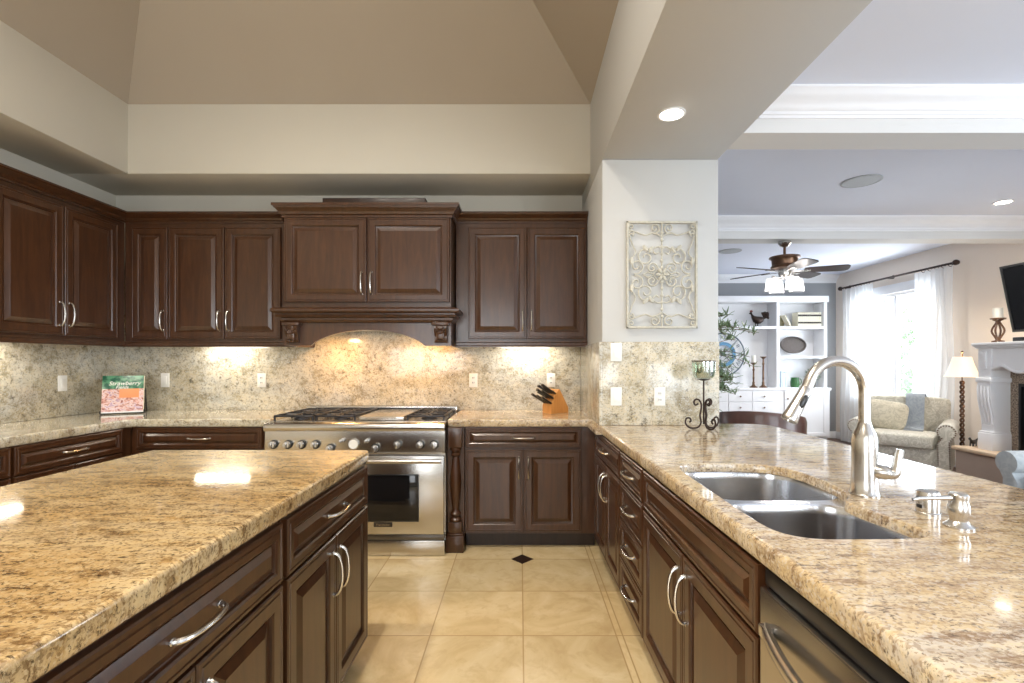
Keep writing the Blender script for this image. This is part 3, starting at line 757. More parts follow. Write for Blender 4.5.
# ------------------------------------------------------------------ range
def stove():
    RX, RY = -1.118, 3.25
    t = thing('gas_range', 'wide stainless steel gas range with two ovens under the hood', 'range', (RX, RY, 0))
    W2 = .609
    m = MB(); m.box(-W2, W2, .03, .70, .10, .89); m.build('body', M['steel'], t)
    # rounded front trim and slanted control panel
    pr = [(-.012, .842), (-.022, .855), (-.024, .872), (-.018, .888), (-.004, .897), (.06, .900), (.06, .842)]
    m = MB(); m.extr(pr, -W2, W2, 'x'); m.build('front_trim', M['steel'], t, ang=40)
    pr = [(.03, .69), (-.002, .69), (-.006, .70), (.004, .842), (.03, .842)]
    m = MB(); m.extr(pr, -W2, W2, 'x'); cp = m.build('control_panel', M['steel'], t, ang=30)
    def knob(px, z, r=.024, name='knob'):
        x = (px-355)/147.7; y = -.004
        m = MB(); m.lathe([(r*1.25, 0), (r*1.25, .006), (r*1.05, .008)], (x, y, z), 24, (0, -1, .06)); b = m.build('bezel', M['black'] if r > .02 else M['nickel'], cp)
        k = MB(); k.lathe([(r, .008), (r, .026), (r*.88, .036), (.001, .037)], (x, y, z), 24, (0, -1, .06))
        k.box(x-.005, x+.005, y-.048, y-.03, z-r*.85, z+r*.85, bev=.002); k.build(name, M['nickel'], b)
    for px in (274, 288.5, 302, 316, 398, 420.5, 434.7): knob(px, .752)
    for px in (331, 376): knob(px, .727)
    for px in (342.5, 367.5): knob(px, .778, .012)
    x = (354-355)/147.7
    m = MB(); m.lathe([(.038, 0), (.038, .008), (.034, .012), (.033, .009), (.001, .009)], (x, -.003, .755), 32, (0, -1, .03)); d = m.build('oven_dial', M['nickel'], cp)
    m = MB(); m.lathe([(.031, .0), (.031, .002)], (x, -.0125, .755), 32, (0, -1, .03)); m.build('dial_face', M['white_p'], d)
    # doors
    for x0, x1, big in ((-.605, -.222, 0), (-.214, .603, 1)):
        m = MB(); m.box(x0, x1, -.012, .028, .146, .676, bev=.005); d = m.build('oven_door', M['steel'], t)
        cx = (x0+x1)/2; ww = .235 if big else .11
        m = MB(); m.box(cx-ww-.006, cx+ww+.006, -.0145, -.0122, .232, .552, bev=.001); wf = m.build('window_frame', M['black'], d)
        m = MB(); m.box(cx-ww, cx+ww, -.0165, -.0146, .24, .545, bev=.001); m.build('window_glass', M['blackglass'], wf)
        m = MB(); m.tube([(x0+.012, -.062, .648), (x1-.012, -.062, .648)], .0145, 14)
        for xx in (x0+.03, x1-.03): m.box(xx-.016, xx+.016, -.062, -.011, .638, .658, bev=.004)
        m.build('handle', M['nickel'], d)
        if big:
            m = MB(); m.box(cx-.062, cx+.062, -.0155, -.0122, .198, .228, bev=.001); b = m.build('badge', M['band'], d)
            text_mesh('badge_lettering', 'Thermador', .021, M['nickel'], b, Matrix.Translation((cx, -.0162, .213)) @ Matrix.Rotation(PI/2, 4, 'X'))
    m = MB(); m.box(-W2+.004, W2-.004, -.008, .029, .108, .142, bev=.002); m.build('vent_strip', M['steel_dark'], t)
    m = MB(); m.box(-W2, W2, -.012, .029, .004, .104, bev=.003); m.build('kick_panel', M['steel'], t)
    # cooktop
    m = MB(); m.box(-W2, W2, .06, .70, .89, .902); m.build('cooktop', M['steel'], t)
    m = MB(); m.box(-W2, W2, .625, .70, .902, .955, bev=.006); bg_ = m.build('back_guard', M['steel'], t)
    m = MB(); m.box(-W2+.08, W2-.08, .621, .6249, .925, .943, bev=.001); m.build('vent_slot', M['black'], bg_)
    def grate(x0, x1):
        m = MB(); z0, z1 = .926, .940
        for x in (x0, (x0+x1)/2-.006, x1-.012): m.box(x, x+.012, .085, .605, z0, z1, bev=.003)
        for y in (.085, .21, .34, .47, .593): m.box(x0, x1, y, y+.012, z0, z1, bev=.003)
        for x in (x0, x1-.012):
            for y in (.085, .34, .593): m.box(x, x+.012, y, y+.012, .9025, z0+.004)
        for yc in (.215, .475):
            xc = (x0+x1)/2
            for k in range(8):
                a = k*PI/4+PI/8; m.tube([(xc+.035*math.cos(a), yc+.035*math.sin(a), .934), (xc+.10*math.cos(a), yc+.10*math.sin(a), .934)], .006, 6)
        gr = m.build('grate', M['iron'], t)
        for yc in (.215, .475):
            b = MB(); b.lathe([(.055, 0), (.055, .008), (.042, .012), (.042, .018), (.036, .022), (.001, .023)], ((x0+x1)/2, yc, .9022), 20); b.build('burner', M['iron'], t)
    for a, b in ((-.595, -.315), (-.305, -.025), (.33, .595)): grate(a, b)
    m = MB(); m.box(.0, .31, .085, .605, .9025, .932, bev=.006); gd = m.build('griddle_cover', M['steel'], t)
    m = MB(); m.tube([(.06, .06, .925), (.06, .072, .925)], .004, 6); m.tube([(.25, .06, .925), (.25, .072, .925)], .004, 6); m.tube([(.05, .062, .925), (.26, .062, .925)], .006, 10); m.build('griddle_handle', M['nickel'], gd)
stove()

# ------------------------------------------------------------------ small kitchen things
def plate(label, loc, rz, kind='switch', gang=1, w=.07, h=.115):
    t = thing('wall_plate' if kind == 'blank' else kind+'_plate', label, 'outlet' if kind == 'outlet' else 'switch', loc, rz)
    m = MB(); m.box(-w*gang/2, w*gang/2, -.006, -.0005, -h/2, h/2, bev=.003); p = m.build('cover', M['white_p'], t)
    if kind == 'outlet':
        for z in (-.02, .02):
            m = MB(); m.box(-.016, .016, -.009, -.0055, z-.014, z+.014, bev=.003); r = m.build('socket', M['white_p'], t)
            for x in (-.006, .006):
                q = MB(); q.box(x-.002, x+.002, -.0095, -.0088, z-.006, z+.007); q.build('slot', M['black'], r)
    elif kind == 'switch':
        m = MB(); m.box(-.016, .016, -.0105, -.0055, -.033, .033, bev=.003); m.build('rocker', M['white_p'], t)
plate('white rocker switch on the left wall splash above the left run', (XL+.0205, 3.49, 1.155), PI/2)
YS = YB-.0205
plate('white rocker switch on the back splash between cookbook and range', (-2.925, YS, 1.16), 0)
plate('white outlet on the back splash just left of the range', (-2.13, YS, 1.16), 0, 'outlet')
plate('white outlet on the back splash just right of the range', (-.385, YS, 1.16), 0, 'outlet')
plate('white outlet partly behind the knife block', (.255, YS, 1.16), 0, 'outlet')
YQ = YP-.0205
plate('white plate at the top edge of the pillar cladding', (.60, YQ, 1.372), 0, 'switch')
plate('white rocker switch on the pillar just above the counter', (.60, YQ, 1.095), 0)
plate('white outlet with dark slots on the pillar, left of the candle holder', (.872, YQ, 1.095), 0, 'outlet')

def knife_block():
    t = thing('knife_block', 'light wooden knife block full of black knives on the right counter', 'knife block', (.265, 3.74, .9145), math.radians(35))
    m = MB(); pr = [(.10, 0), (-.07, 0), (-.07, .06), (.0, .185), (.012, .185), (.10, .04)]
    m.extr(pr[::-1], -.055, .055, 'y')   # (x,z)
    b = m.build('block', M['knife_wood'], t)
    n = Vector((-.873, 0, .488)); e = Vector((.488, 0, .873))
    base = Vector((-.07, 0, .06))
    for i in range(3):
        for j in range(3):
            p = base+e*(.022+.042*i)+Vector((0, -.036+.036*j, 0))
            k = MB(); L = .10+.022*((i+j) % 3)
            k.tube([p-n*.002, p+n*.012, p+n*(L*.5), p+n*L], [.010, .015, .0135, .0165], 8, flat=.65)
            h = k.build('knife', M['black'], None)
            h.parent = t
            r = MB(); r.tube([p+n*L, p+n*(L+.006)], .0095, 8, flat=.65); r.build('bolster', M['nickel'], h)
knife_block()
def cookbook():
    x, y = -3.04, 3.68
    st = thing('book_stand', 'black wire cookbook stand on the corner counter', 'book stand', (x, y, .9145), math.radians(32))
    tl = Matrix.Rotation(math.radians(-13), 4, 'X')
    m = MB()
    for s in (-.13, .13):
        m.tube([(s, .03, .006), (s, -.035, .006), (s, -.05, .010), (s, -.053, .03)], .004, 6)
        m.tube([(s, .0, .006), (s, .045, .17), (s, .05, .19)], .004, 6)
        m.tube([(s, .045, .17), (s, .11, .004)], .004, 6)
    m.tube([(-.13, .11, .006), (.13, .11, .006)], .004, 6); m.tube([(-.13, -.035, .006), (.13, -.035, .006)], .004, 6); m.tube([(-.13, .045, .17), (.13, .045, .17)], .004, 6)
    m.build('wire_frame', M['black'], st)
    bk = thing('cookbook', 'cookbook with green top band and orange panel, propped on a wire stand', 'book', (x, y, .9145), math.radians(32))
    m = MB(); m.box(-.125, .125, .0, .022, 0, .285, bev=.002)
    for v in m.v: v.xyz = tl @ v + Vector((0, -.034, .0105))
    m.build('pages', M['paper'], bk)
    t = NT('cookbook_cover'); tc = t.new('ShaderNodeTexCoord'); sp = t.new('ShaderNodeSeparateXYZ'); t.l.new(tc.outputs['Object'], sp.inputs[0])
    v = t.noise(t.co(scale=(1, 1, 1.6)), 26, 4, .6, 1.5)
    pic = t.ramp(v, [(.36, srgb(120,62,60)), (.46, srgb(206,150,134)), (.54, srgb(226,206,200)), (.62, srgb(170,130,150))])
    gr = t.ramp(t.noise(t.co(), 30, 3), [(.4, srgb(30,86,66)), (.6, srgb(96,152,116))])
    zf = t.new('ShaderNodeMapRange'); zf.inputs[1].default_value = 0; zf.inputs[2].default_value = .3; t.l.new(sp.outputs[2], zf.inputs[0])
    xf = t.new('ShaderNodeMapRange'); xf.inputs[1].default_value = -.13; xf.inputs[2].default_value = .13; t.l.new(sp.outputs[0], xf.inputs[0])
    orange = t.mix(t.ramp(xf.outputs[0], [(.40, K), (.41, WH), (.86, WH), (.87, K)]), pic, srgb(232,150,100))
    mid = t.mix(t.ramp(zf.outputs[0], [(.40, K), (.41, WH)]), pic, orange)
    low = t.mix(t.ramp(zf.outputs[0], [(.06, K), (.07, WH)]), srgb(238,236,232), mid)
    top = t.mix(t.ramp(zf.outputs[0], [(.63, K), (.64, WH)]), low, gr)
    t.base(top); t.set(rough=.25)
    m = MB(); m.box(-.127, .122, -.003, -.0005, .0, .287, bev=.0008)
    for v_ in m.v: v_.xyz = tl @ v_ + Vector((0, -.034, .0105))
    cv = m.build('cover', t.m, bk)
    T = Matrix.Translation((0, -.034, .0105)) @ tl
    text_mesh('cover_title', 'Strawberry', .042, M['white_p'], cv, T @ Matrix.Translation((.005, -.0037, .225)) @ Matrix.Rotation(PI/2, 4, 'X'), shear=.3)
    text_mesh('cover_title', 'Fields', .034, M['white_p'], cv, T @ Matrix.Translation((-.01, -.0037, .195)) @ Matrix.Rotation(PI/2, 4, 'X'), shear=.3)
cookbook()
def spiral(c, r0, r1, a0, turns, n=28):
    return [(c[0]+(r0+(r1-r0)*i/n)*math.cos(a0+turns*2*PI*i/n), c[1]+(r0+(r1-r0)*i/n)*math.sin(a0+turns*2*PI*i/n)) for i in range(n+1)]
def candle_holder():
    t = thing('candle_holder', 'dark wrought iron scroll candle holder with a glass cup on the counter by the pillar', 'candle holder', (1.083, 2.83, .9145), math.radians(12))
    m = MB(); m.tube([(0, 0, .03), (0, 0, .295)], .005, 8); m.lathe([(.012, 0), (.03, .006), (.042, .010), (.001, .011)], (0, 0, .285), 20); m.build('stem', M['bronze'], t)
    for k in range(3):
        a = math.radians((170, 272, 8)[k]); m = MB()
        p = [(.032,.150), (.050,.142), (.058,.160), (.046,.176), (.026,.170), (.014,.145), (.016,.112), (.022,.08), (.016,.04), (.03,.014), (.058,.006), (.088,.012), (.108,.035), (.104,.062), (.084,.066), (.076,.05), (.086,.04)]
        p = catmull([(r*math.cos(a), r*math.sin(a), z) for r, z in p], 4)
        m.tube(p, .0055, 8); m.build('scroll_foot', M['bronze'], t)
    m = MB(); m.lathe([(.030, .298), (.050, .302), (.060, .315), (.064, .34), (.066, .40), (.0635, .40), (.061, .34), (.057, .318), (.046, .307), (.001, .305)], seg=32); c = m.build('glass_cup', M['cup_glass'], t)
    m = MB(); m.lathe([(.0625, .398), (.0685, .398), (.0685, .404), (.0625, .404), (.0625, .398)], seg=32); m.build('rim_ring', M['bronze'], c)
    cn = MB(); cn.lathe([(.001, 0), (.036, 0), (.036, .045), (.001, .045)], (1.083, 2.83, .9145+.308), 20); tag(cn.build('candle', M['candle']), 'short pale candle inside the glass cup of the iron holder', 'candle')
candle_holder()
def wall_art():
    t = thing('scrollwork_wall_panel', 'distressed white iron scrollwork panel hanging on the pillar', 'wall art', (.8865, YP-.004, 1.855))
    hw, hh = .222, .335
    m = MB()
    for b in ((-hw, hw, hh-.014, hh), (-hw, hw, -hh, -hh+.014), (-hw, -hw+.014, -hh, hh), (hw-.014, hw, -hh, hh)): m.box(b[0], b[1], -.026, -.006, b[2], b[3], bev=.003)
    m.build('frame', M['wrought_white'], t)
    m = MB(); m.tube([(0, -.018, -hh+.01), (0, -.018, hh-.01)], .005, 8)
    for i in range(13):
        z = -.26+.52*i/12; m.ell((0, -.02, z), (.010, .007, .012), nu=8, nv=6)
    m.build('central_bar', M['wrought_white'], t)
    def sc(pts2, r=.0052, y=-.018):
        for sx in (-1, 1):
            for sz in (-1, 1):
                m = MB(); m.tube([(sx*p[0], y, sz*p[1]) for p in pts2], r, 6); m.build('scroll', M['wrought_white'], t)
    sc(spiral((.100, .108), .012, .058, 0, 1.35)+[])
    sc(spiral((.160, .052), .010, .048, PI, 1.3), y=-.024)
    sc(spiral((.062, .040), .006, .036, PI/2, 1.25), y=-.022)
    sc(spiral((.045, .290), .008, .034, PI, 1.3))
    sc(spiral((.192, .305), .005, .020, 0, 1.3))
    sc(spiral((.192, .262), .005, .020, PI, 1.2))
    sc([(.01, .010), (.03, .03), (.055, .004), (.09, .016), (.115, .002)], .0045)
    sc([(p.x, p.y) for p in catmull([(.0, .235), (.05, .262), (.10, .248), (.15, .262), (.205, .282)], 5)], .0048)
    sc([(p.x, p.y) for p in catmull([(.205, .25), (.185, .19), (.165, .14), (.19, .10), (.212, .09)], 5)], .0045)
    sc([(p.x, p.y) for p in catmull([(.0, .17), (.03, .175), (.055, .155), (.04, .13), (.02, .14)], 5)], .0045)
    for a in range(6):
        m = MB(); an = a*PI/3
        m.ell((.026*math.cos(an), -.03, .026*math.sin(an)), (.018, .006, .010), rot=Matrix.Rotation(-an, 3, 'Y'), nu=10, nv=6); m.build('petal', M['wrought_white'], t)
    for sx in (-1, 1):
        for sz in (-1, 1):
            for (x, z, a) in ((.105, .165, .7), (.19, .085, 0), (.07, .155, -.5)):
                m = MB(); m.ell((sx*x, -.026, sz*z), (.012, .006, .024), rot=Matrix.Rotation(sx*sz*a, 3, 'Y'), nu=8, nv=6); m.build('leaf', M['wrought_white'], t)
wall_art()

# ------------------------------------------------------------------ ceiling fixtures
def downlight(label, x, y, z, r=.07, power=10, color=(1, .93, .82), on=True):
    t = thing('recessed_downlight', label, 'light', (x, y, z))
    m = MB(); m.lathe([(r, -.001), (r, -.005), (r*.86, -.007), (r*.8, -.003), (r*.8, -.001)], seg=28); m.build('trim_ring', M['white'], t)
    m = MB(); m.lathe([(.001, -.0045), (r*.79, -.0045), (r*.79, -.002), (.001, -.002)], seg=24); m.build('lens', M['led'], t)
    l = bpy.data.lights.new('downlight_lamp', 'SPOT'); l.energy = power; l.color = color; l.spot_size = 2.3; l.spot_blend = .8; l.shadow_soft_size = .05
    o = bpy.data.objects.new('downlight_lamp', l); COL.objects.link(o); o.location = (0, 0, -.02); o.parent = t
downlight('lit round recessed light in the wide beam above the pillar wall art', .78, 2.47, ZB, power=5)
downlight('lit recessed light in the living ceiling above the television', 4.5, 4.47, ZC, .075, power=95)
downlight('lit recessed light in the living ceiling beyond the fan', 4.5, 6.7, ZC, .075, power=95)
for i, (x, y) in enumerate(((-2.0, 1.3), (-.35, 1.3), (-2.0, -.6), (-.35, -.6))):
    downlight(['warm recessed light high in the tray ceiling, far left', 'warm recessed light high in the tray ceiling, far right', 'warm recessed light high in the tray ceiling, near left', 'warm recessed light high in the tray ceiling, near right'][i], -1.18+(x+1.18)*.55, y, zz+hh, .08, power=150, color=(1, .91, .78))
area('tray_fill_light', (-1.18, .2, 4.15), (0, 0, 0), 1.2, 4.0, 30, (1, .94, .86))  # added fill light below the tray, with no fixture of its own
def speaker(label, x, y, z):
    t = thing('ceiling_speaker', label, 'speaker', (x, y, z), group='round ceiling speakers')
    m = MB(); m.lathe([(.145, -.001), (.145, -.006), (.132, -.009), (.13, -.006), (.13, -.001)], seg=36); m.build('rim', M['speaker'], t)
    m = MB(); m.lathe([(.001, -.007), (.129, -.0065), (.129, -.002), (.001, -.002)], seg=36); m.build('grille', M['speaker'], t)
speaker('round grey ceiling speaker between the two living room beams', 2.81, 3.95, ZC)
speaker('round grey ceiling speaker beyond the far beam, left of the fan', 2.82, 6.44, ZC)

def fan():
    FX, FYY = 2.80, 5.08
    t = thing('ceiling_fan', 'bronze ceiling fan with five dark blades and frosted light shades', 'ceiling fan', (FX, FYY, ZB))
    m = MB(); m.lathe([(.001, 0), (.062, -.001), (.064, -.02), (.045, -.05), (.022, -.062), (.001, -.062)], seg=28); m.build('canopy', M['nickel'], t)
    m = MB(); m.tube([(0,0,-.05), (0,0,-.16)], .013, 12); m.build('downrod', M['bronze2'], t)
    m = MB(); m.lathe([(.02, -.15), (.10, -.155), (.148, -.165), (.15, -.178), (.135, -.185), (.125, -.20), (.122, -.25), (.135, -.27), (.13, -.285), (.08, -.295), (.001, -.295)], seg=32); m.build('motor_housing', M['bronze2'], t)
    m = MB(); m.lathe([(.001, -.29), (.055, -.292), (.06, -.34), (.05, -.38), (.03, -.40), (.001, -.405)], seg=24); m.build('switch_housing', M['nickel'], t)
    z = -.315
    for k, a in enumerate((30, -20, 126, 198, 264)):
        a = math.radians(a); R = Matrix.Rotation(a, 3, 'Z') @ Matrix.Rotation(math.radians(-12), 3, 'X')
        out = [(.18, -.05), (.22, -.062), (.50, -.078), (.56, -.074), (.585, -.05), (.59, 0), (.585, .05), (.56, .074), (.50, .078), (.22, .062), (.18, .05)]
        m = MB(); m.rings([[R @ Vector((x, y, d))+Vector((0, 0, z)) for x, y in out] for d in (-.004, .004)]); b = m.build('blade', M['wood_dark'], t)
        m = MB(); m.box(.05, .24, -.02, .02, -.012, -.004, bev=.002)
        for v in m.v: v.xyz = R @ v+Vector((0, 0, z))
        m.build('blade_iron', M['nickel'], b)
    for k in range(4):
        a = k*PI/2+.08; cx, cy = .135*math.cos(a), .135*math.sin(a)
        m = MB(); m.tube(catmull([(0, 0, -.375), (cx*.6, cy*.6, -.385), (cx, cy, -.372), (cx, cy, -.405)], 4), .008, 8); ar = m.build('light_arm', M['nickel'], t)
        m = MB(); m.lathe([(.022, -.395), (.056, -.40), (.072, -.53), (.069, -.53), (.053, -.404), (.018, -.40)], (cx, cy, 0), 24); m.build('glass_shade', M['frost'], ar)
        l = bpy.data.lights.new('fan_bulb', 'POINT'); l.energy = 9; l.color = (1,.95,.9); l.shadow_soft_size = .03
        o = bpy.data.objects.new('fan_bulb', l); COL.objects.link(o); o.location = (cx, cy, -.50); o.parent = t
fan()

# ------------------------------------------------------------------ living room: bookcase
def bookcase():
    BX0, BX1, BY, D = 2.55, 5.07, 7.86, .37
    t = thing('built_in_bookcase', 'white built-in bookcase with drawers and cupboards on the far wall', 'bookcase', (0, 0, 0))
    yb = YF-.016
    m = MB(); m.box(BX0, BX1+.02, BY-.02, yb, .845, .885, bev=.005); m.build('counter', M['white'], t)
    m = MB(); m.box(BX0, BX1, BY, yb, 0.08, .845); m.build('base_body', M['white'], t)
    m = MB(); m.box(BX0+.02, BX1-.02, BY+.04, yb, 0, .08); m.build('plinth', M['white'], t)
    y0 = yb-.31
    m = MB(); m.box(BX0, BX1, yb-.015, yb, .885, 2.30); m.build('back_panel', M['white'], t)
    for x0, x1 in ((BX0, BX0+.05), (4.235, 4.285), (BX1-.05, BX1)):
        m = MB(); m.box(x0, x1, y0, yb-.015, .885, 2.30, bev=.003); m.build('upright', M['white'], t)
    m = MB(); m.box(BX0-.02, BX1+.02, y0-.02, yb, 2.30, 2.40, bev=.006); m.build('top_rail', M['white'], t)
    for x0, x1, z in ((BX0+.05, 4.235, 1.86), (4.285, BX1-.05, 1.86), (4.285, BX1-.05, 1.37)):
        m = MB(); m.box(x0, x1, y0+.004, yb-.015, z, z+.04, bev=.003); m.build('shelf', M['white'], t)
    def front(x0, x1, z0, z1, kind, kx=None):
        p = MB(); k = .05
        rs = []
        for i, d in [(0, 0), (0, -.018), (k, -.018), (k+.004, -.008)] if z1-z0 > .2 else [(0,0), (0,-.015), (.003,-.018)]:
            rs.append([(x0+i, BY+d, z0+i), (x1-i, BY+d, z0+i), (x1-i, BY+d, z1-i), (x0+i, BY+d, z1-i)])
        p.rings(rs); o = p.build(kind, M['white'], t, ang=20)
        q = MB(); kz = (z0+z1)/2 if kind == 'drawer' else z1-.12
        q.lathe([(.006, .018), (.006, .028), (.014, .032), (.012, .040), (.001, .042)], (kx if kx else (x0+x1)/2, BY, kz), 12, (0,-1,0)); q.build('knob', M['bronze2'], o)
    for x0 in (3.02, 3.41, 3.80):
        front(x0, x0+.375, .665, .83, 'drawer'); front(x0, x0+.375, .48, .652, 'drawer')
    front(3.02, 3.60, .10, .467, 'door', 3.56); front(3.61, 4.175, .10, .467, 'door', 3.65)
    front(2.60, 3.0, .10, .83, 'door', 2.96); front(4.33, 5.02, .10, .83, 'door', 4.37)
bookcase()
SY = YF-.016-.20
def put(o, label, cat, group=None): return tag(o, label, cat, group)
for i in range(12):
    x = 4.60+i*.0325
    t = thing('book', 'cream volume with two dark bands in the set on the upper right shelf', 'book', (x, SY-.03, 1.9005), group='matching cream volumes in a row')
    m = MB(); m.box(.0015, .0305, -.06, .12, 0, .235, bev=.006); m.build('cover', M['paper'], t)
    for z in (.045, .165):
        m = MB(); m.box(.001, .031, -.0625, -.0595, z, z+.03); m.build('band', M['band'], t)
m = MB(); m.box(-.012, .012, -.05, .07, 0, .20, bev=.003)
R = Matrix.Rotation(math.radians(-28), 3, 'Y')
for v in m.v: v.xyz = R @ v+Vector((4.47, SY-.06, 1.909))
put(m.build('book', M['paper']), 'thin white book leaning at the left of the banded set', 'book')
m = MB(); m.lathe([(.03,0),(.075,.02),(.085,.08),(.06,.14),(.035,.17),(.045,.19),(.04,.19),(.03,.17),(.001,.168)], (4.385, SY+.09, 1.9005), 20)
put(m.build('olive_vase', plain('olive_glaze', srgb(128,122,92), .4)), 'olive brown vase in the corner behind the leaning white book', 'vase')
m = MB()
rt = Matrix.Rotation(math.radians(-12), 3, 'X')
m.ell((4.62, SY+.10, 1.595), (.215, .022, .145), 1, 32, 12, rot=rt)
bs = m.build('oval_basket_tray', M['wicker']); put(bs, 'oval grey woven tray leaning on the middle right shelf', 'tray')
m = MB(); m.tube([rt @ Vector((.205*math.cos(a), -.028, .136*math.sin(a)))+Vector((4.62, SY+.10, 1.595)) for a in [2*PI*i/36 for i in range(36)]], .012, 8, loop=True); m.build('woven_rim', M['wicker'], bs)
for i, (x, h, w, mm) in enumerate(((4.345, .27, .03, 'book_blue'), (4.382, .24, .026, 'white_p'), (4.415, .255, .028, 'book_blue'))):
    m = MB(); m.box(x, x+w, SY-.05, SY+.12, 0, h, bev=.003)
    for v in m.v: v.z += .8855
    put(m.build('book', M[mm]), ['tallest pale blue book on the lower right shelf, against the upright', 'white book in the middle of three on the lower right shelf', 'pale blue book nearest the green jug on the lower right shelf'][i], 'book')
t = thing('green_jug', 'dark green handled jug on the lower right shelf', 'jug', (4.60, SY, .8855))
m = MB(); m.lathe([(.001,0),(.055,0),(.068,.03),(.07,.09),(.06,.14),(.066,.165),(.06,.165),(.054,.14),(.001,.13)], seg=24); m.build('body', M['green'], t)
m = MB(); m.tube(catmull([(.062,0,.14),(.10,0,.135),(.108,0,.09),(.09,0,.05),(.066,0,.045)], 5), .008, 8); m.build('handle', M['green'], t)
def leafy(m, n, c, spread, up, L, seed, droop=.3, wl=.16):
    rnd = random.Random(seed)
    for i in range(n):
        a = rnd.uniform(0, 2*PI); el = rnd.uniform(-.5, 1.3); r = spread*rnd.random()**.5
        p = Vector(c)+Vector((r*math.cos(a)*.4, r*math.sin(a)*.4, up*rnd.random()))
        d = Vector((math.cos(a)*math.cos(el), math.sin(a)*math.cos(el), math.sin(el))); l = L*rnd.uniform(.7, 1.2)
        s = d.cross(Vector((0,0,1)));  s = s.normalized() if s.length > .01 else Vector((1,0,0))
        nrm = s.cross(d)*.002; w = l*wl
        q = [p, p+d*l*.35+s*w, p+d*l-Vector((0,0,droop*l*.3)), p+d*l*.35-s*w]
        m.add([v+nrm for v in q]+[v-nrm for v in q], [(0,1,2,3), (7,6,5,4), (0,4,5,1), (1,5,6,2), (2,6,7,3), (3,7,4,0)])
t = thing('small_potted_plant', 'small green plant in a grey pot on the lower right shelf behind the faucet', 'plant', (4.86, SY-.03, .8855))
m = MB(); m.lathe([(.05,0),(.07,.12),(.064,.12),(.001,.11)], seg=20); m.build('pot', M['wicker'], t)
m = MB(); leafy(m, 90, (0,0,.12), .06, .12, .105, 4); m.build('foliage', M['leaf_dark'], t, smooth=False)
# rooster
def rooster():
    t = thing('rooster_figurine', 'dark rooster figurine on the upper shelf next to the olive branches', 'figurine', (3.97, SY, 1.9005), PI); t.scale = (1.1, 1.3, 1.1)
    m = MB()
    m.rings([[Vector((x, r*k*math.sin(a), z+r*math.cos(a))) for a in [2*PI*i/12 for i in range(12)]] for x, z, r, k in ((-.10,.115,.012,.7), (-.085,.11,.035,.7), (-.05,.10,.052,.7), (0,.098,.058,.75), (.05,.115,.052,.75), (.075,.15,.036,.75), (.085,.185,.024,.8), (.092,.205,.024,.85), (.11,.205,.012,.8), (.125,.198,.003,.8))]); m.build('body', M['bronze'], t)
    for i in range(6):
        m = MB(); a = .3+i*.22
        p = catmull([(-.08,0,.11), (-.11-.01*i,0,.16), (-.13+.012*i-.04*math.cos(a),0.004*(i-3),.20+.02*math.sin(a*2)), (-.17+.018*i,0.004*(i-3),.19-.012*(5-i)), (-.185+.018*i,.004*(i-3),.14)], 4)
        m.tube(p, [.006+.009*math.sin(PI*k/len(p)) for k in range(len(p))], 6); m.build('tail_feather', M['bronze'], t)
    m = MB(); m.ell((.09,0,.235), (.024,.006,.018), nu=10, nv=6); m.build('comb', plain('dull_red', srgb(120,60,50), .6), t)
    m = MB(); m.box(-.05,.06,-.035,.035,0,.012,bev=.004); m.tube([(0,.012,.01),(0,.012,.06)], .007, 6); m.tube([(.02,-.012,.01),(.02,-.012,.06)], .007, 6); m.build('feet_and_base', M['bronze'], t)
rooster()
# clock leaning on the counter
def clock():
    t = thing('round_wall_clock', 'large round pale blue open-work clock with roman numerals in the bookcase', 'clock', (3.46, YF-.016-.06, 1.44))
    T = Matrix.Rotation(PI/2, 3, 'X')
    def ring(r, tr, name, mat, par=None, flat=1):
        m = MB(); m.tube([T @ Vector((r*math.cos(a), r*math.sin(a), 0)) for a in [2*PI*i/48 for i in range(48)]], tr, 8, loop=True); return m.build(name, mat, par or t)
    ring(.36, .011, 'outer_ring', M['clock_iron'])
    m = MB(); m.rings([[T @ Vector((r*math.cos(a), r*math.sin(a), z)) for a in [2*PI*i/48 for i in range(48)]] for r, z in ((.155,.0), (.21,.0), (.21,.012), (.155,.012))], loop=True); m.build('inner_ring', M['clock_blue'], t)
    for h, txt in enumerate(('XII','I','II','III','IV','V','VI','VII','VIII','IX','X','XI')):
        a = PI/2-h*PI/6
        M4 = Matrix.Translation((.285*math.cos(a), -.004, .285*math.sin(a))) @ Matrix.Rotation(-(a-PI/2), 4, 'Y') @ Matrix.Rotation(PI/2, 4, 'X')
        text_mesh('numeral', txt, .095, M['clock_iron'], t, M4, .002)
    for a, L in ((PI/2+.9, .16), (PI/2-1.7, .20)):
        m = MB(); m.box(-.02, L, -.012, -.006, -.008, .008, bev=.002)
        R = Matrix.Rotation(-a, 3, 'Y')
        for v in m.v: v.xyz = R @ v
        m.build('hand', M['black'], t)
    m = MB(); m.lathe([(.03, 0), (.03, .014), (.001, .016)], (0,0,0), 16, (0,-1,0)); m.build('hub', M['clock_iron'], t)
    for k in range(4):
        a = k*PI/2+PI/4; m = MB(); m.tube([(.03*math.cos(a), 0, .03*math.sin(a)), (.36*math.cos(a), 0, .36*math.sin(a))], .005, 6); m.build('spoke', M['clock_iron'], t)
clock()
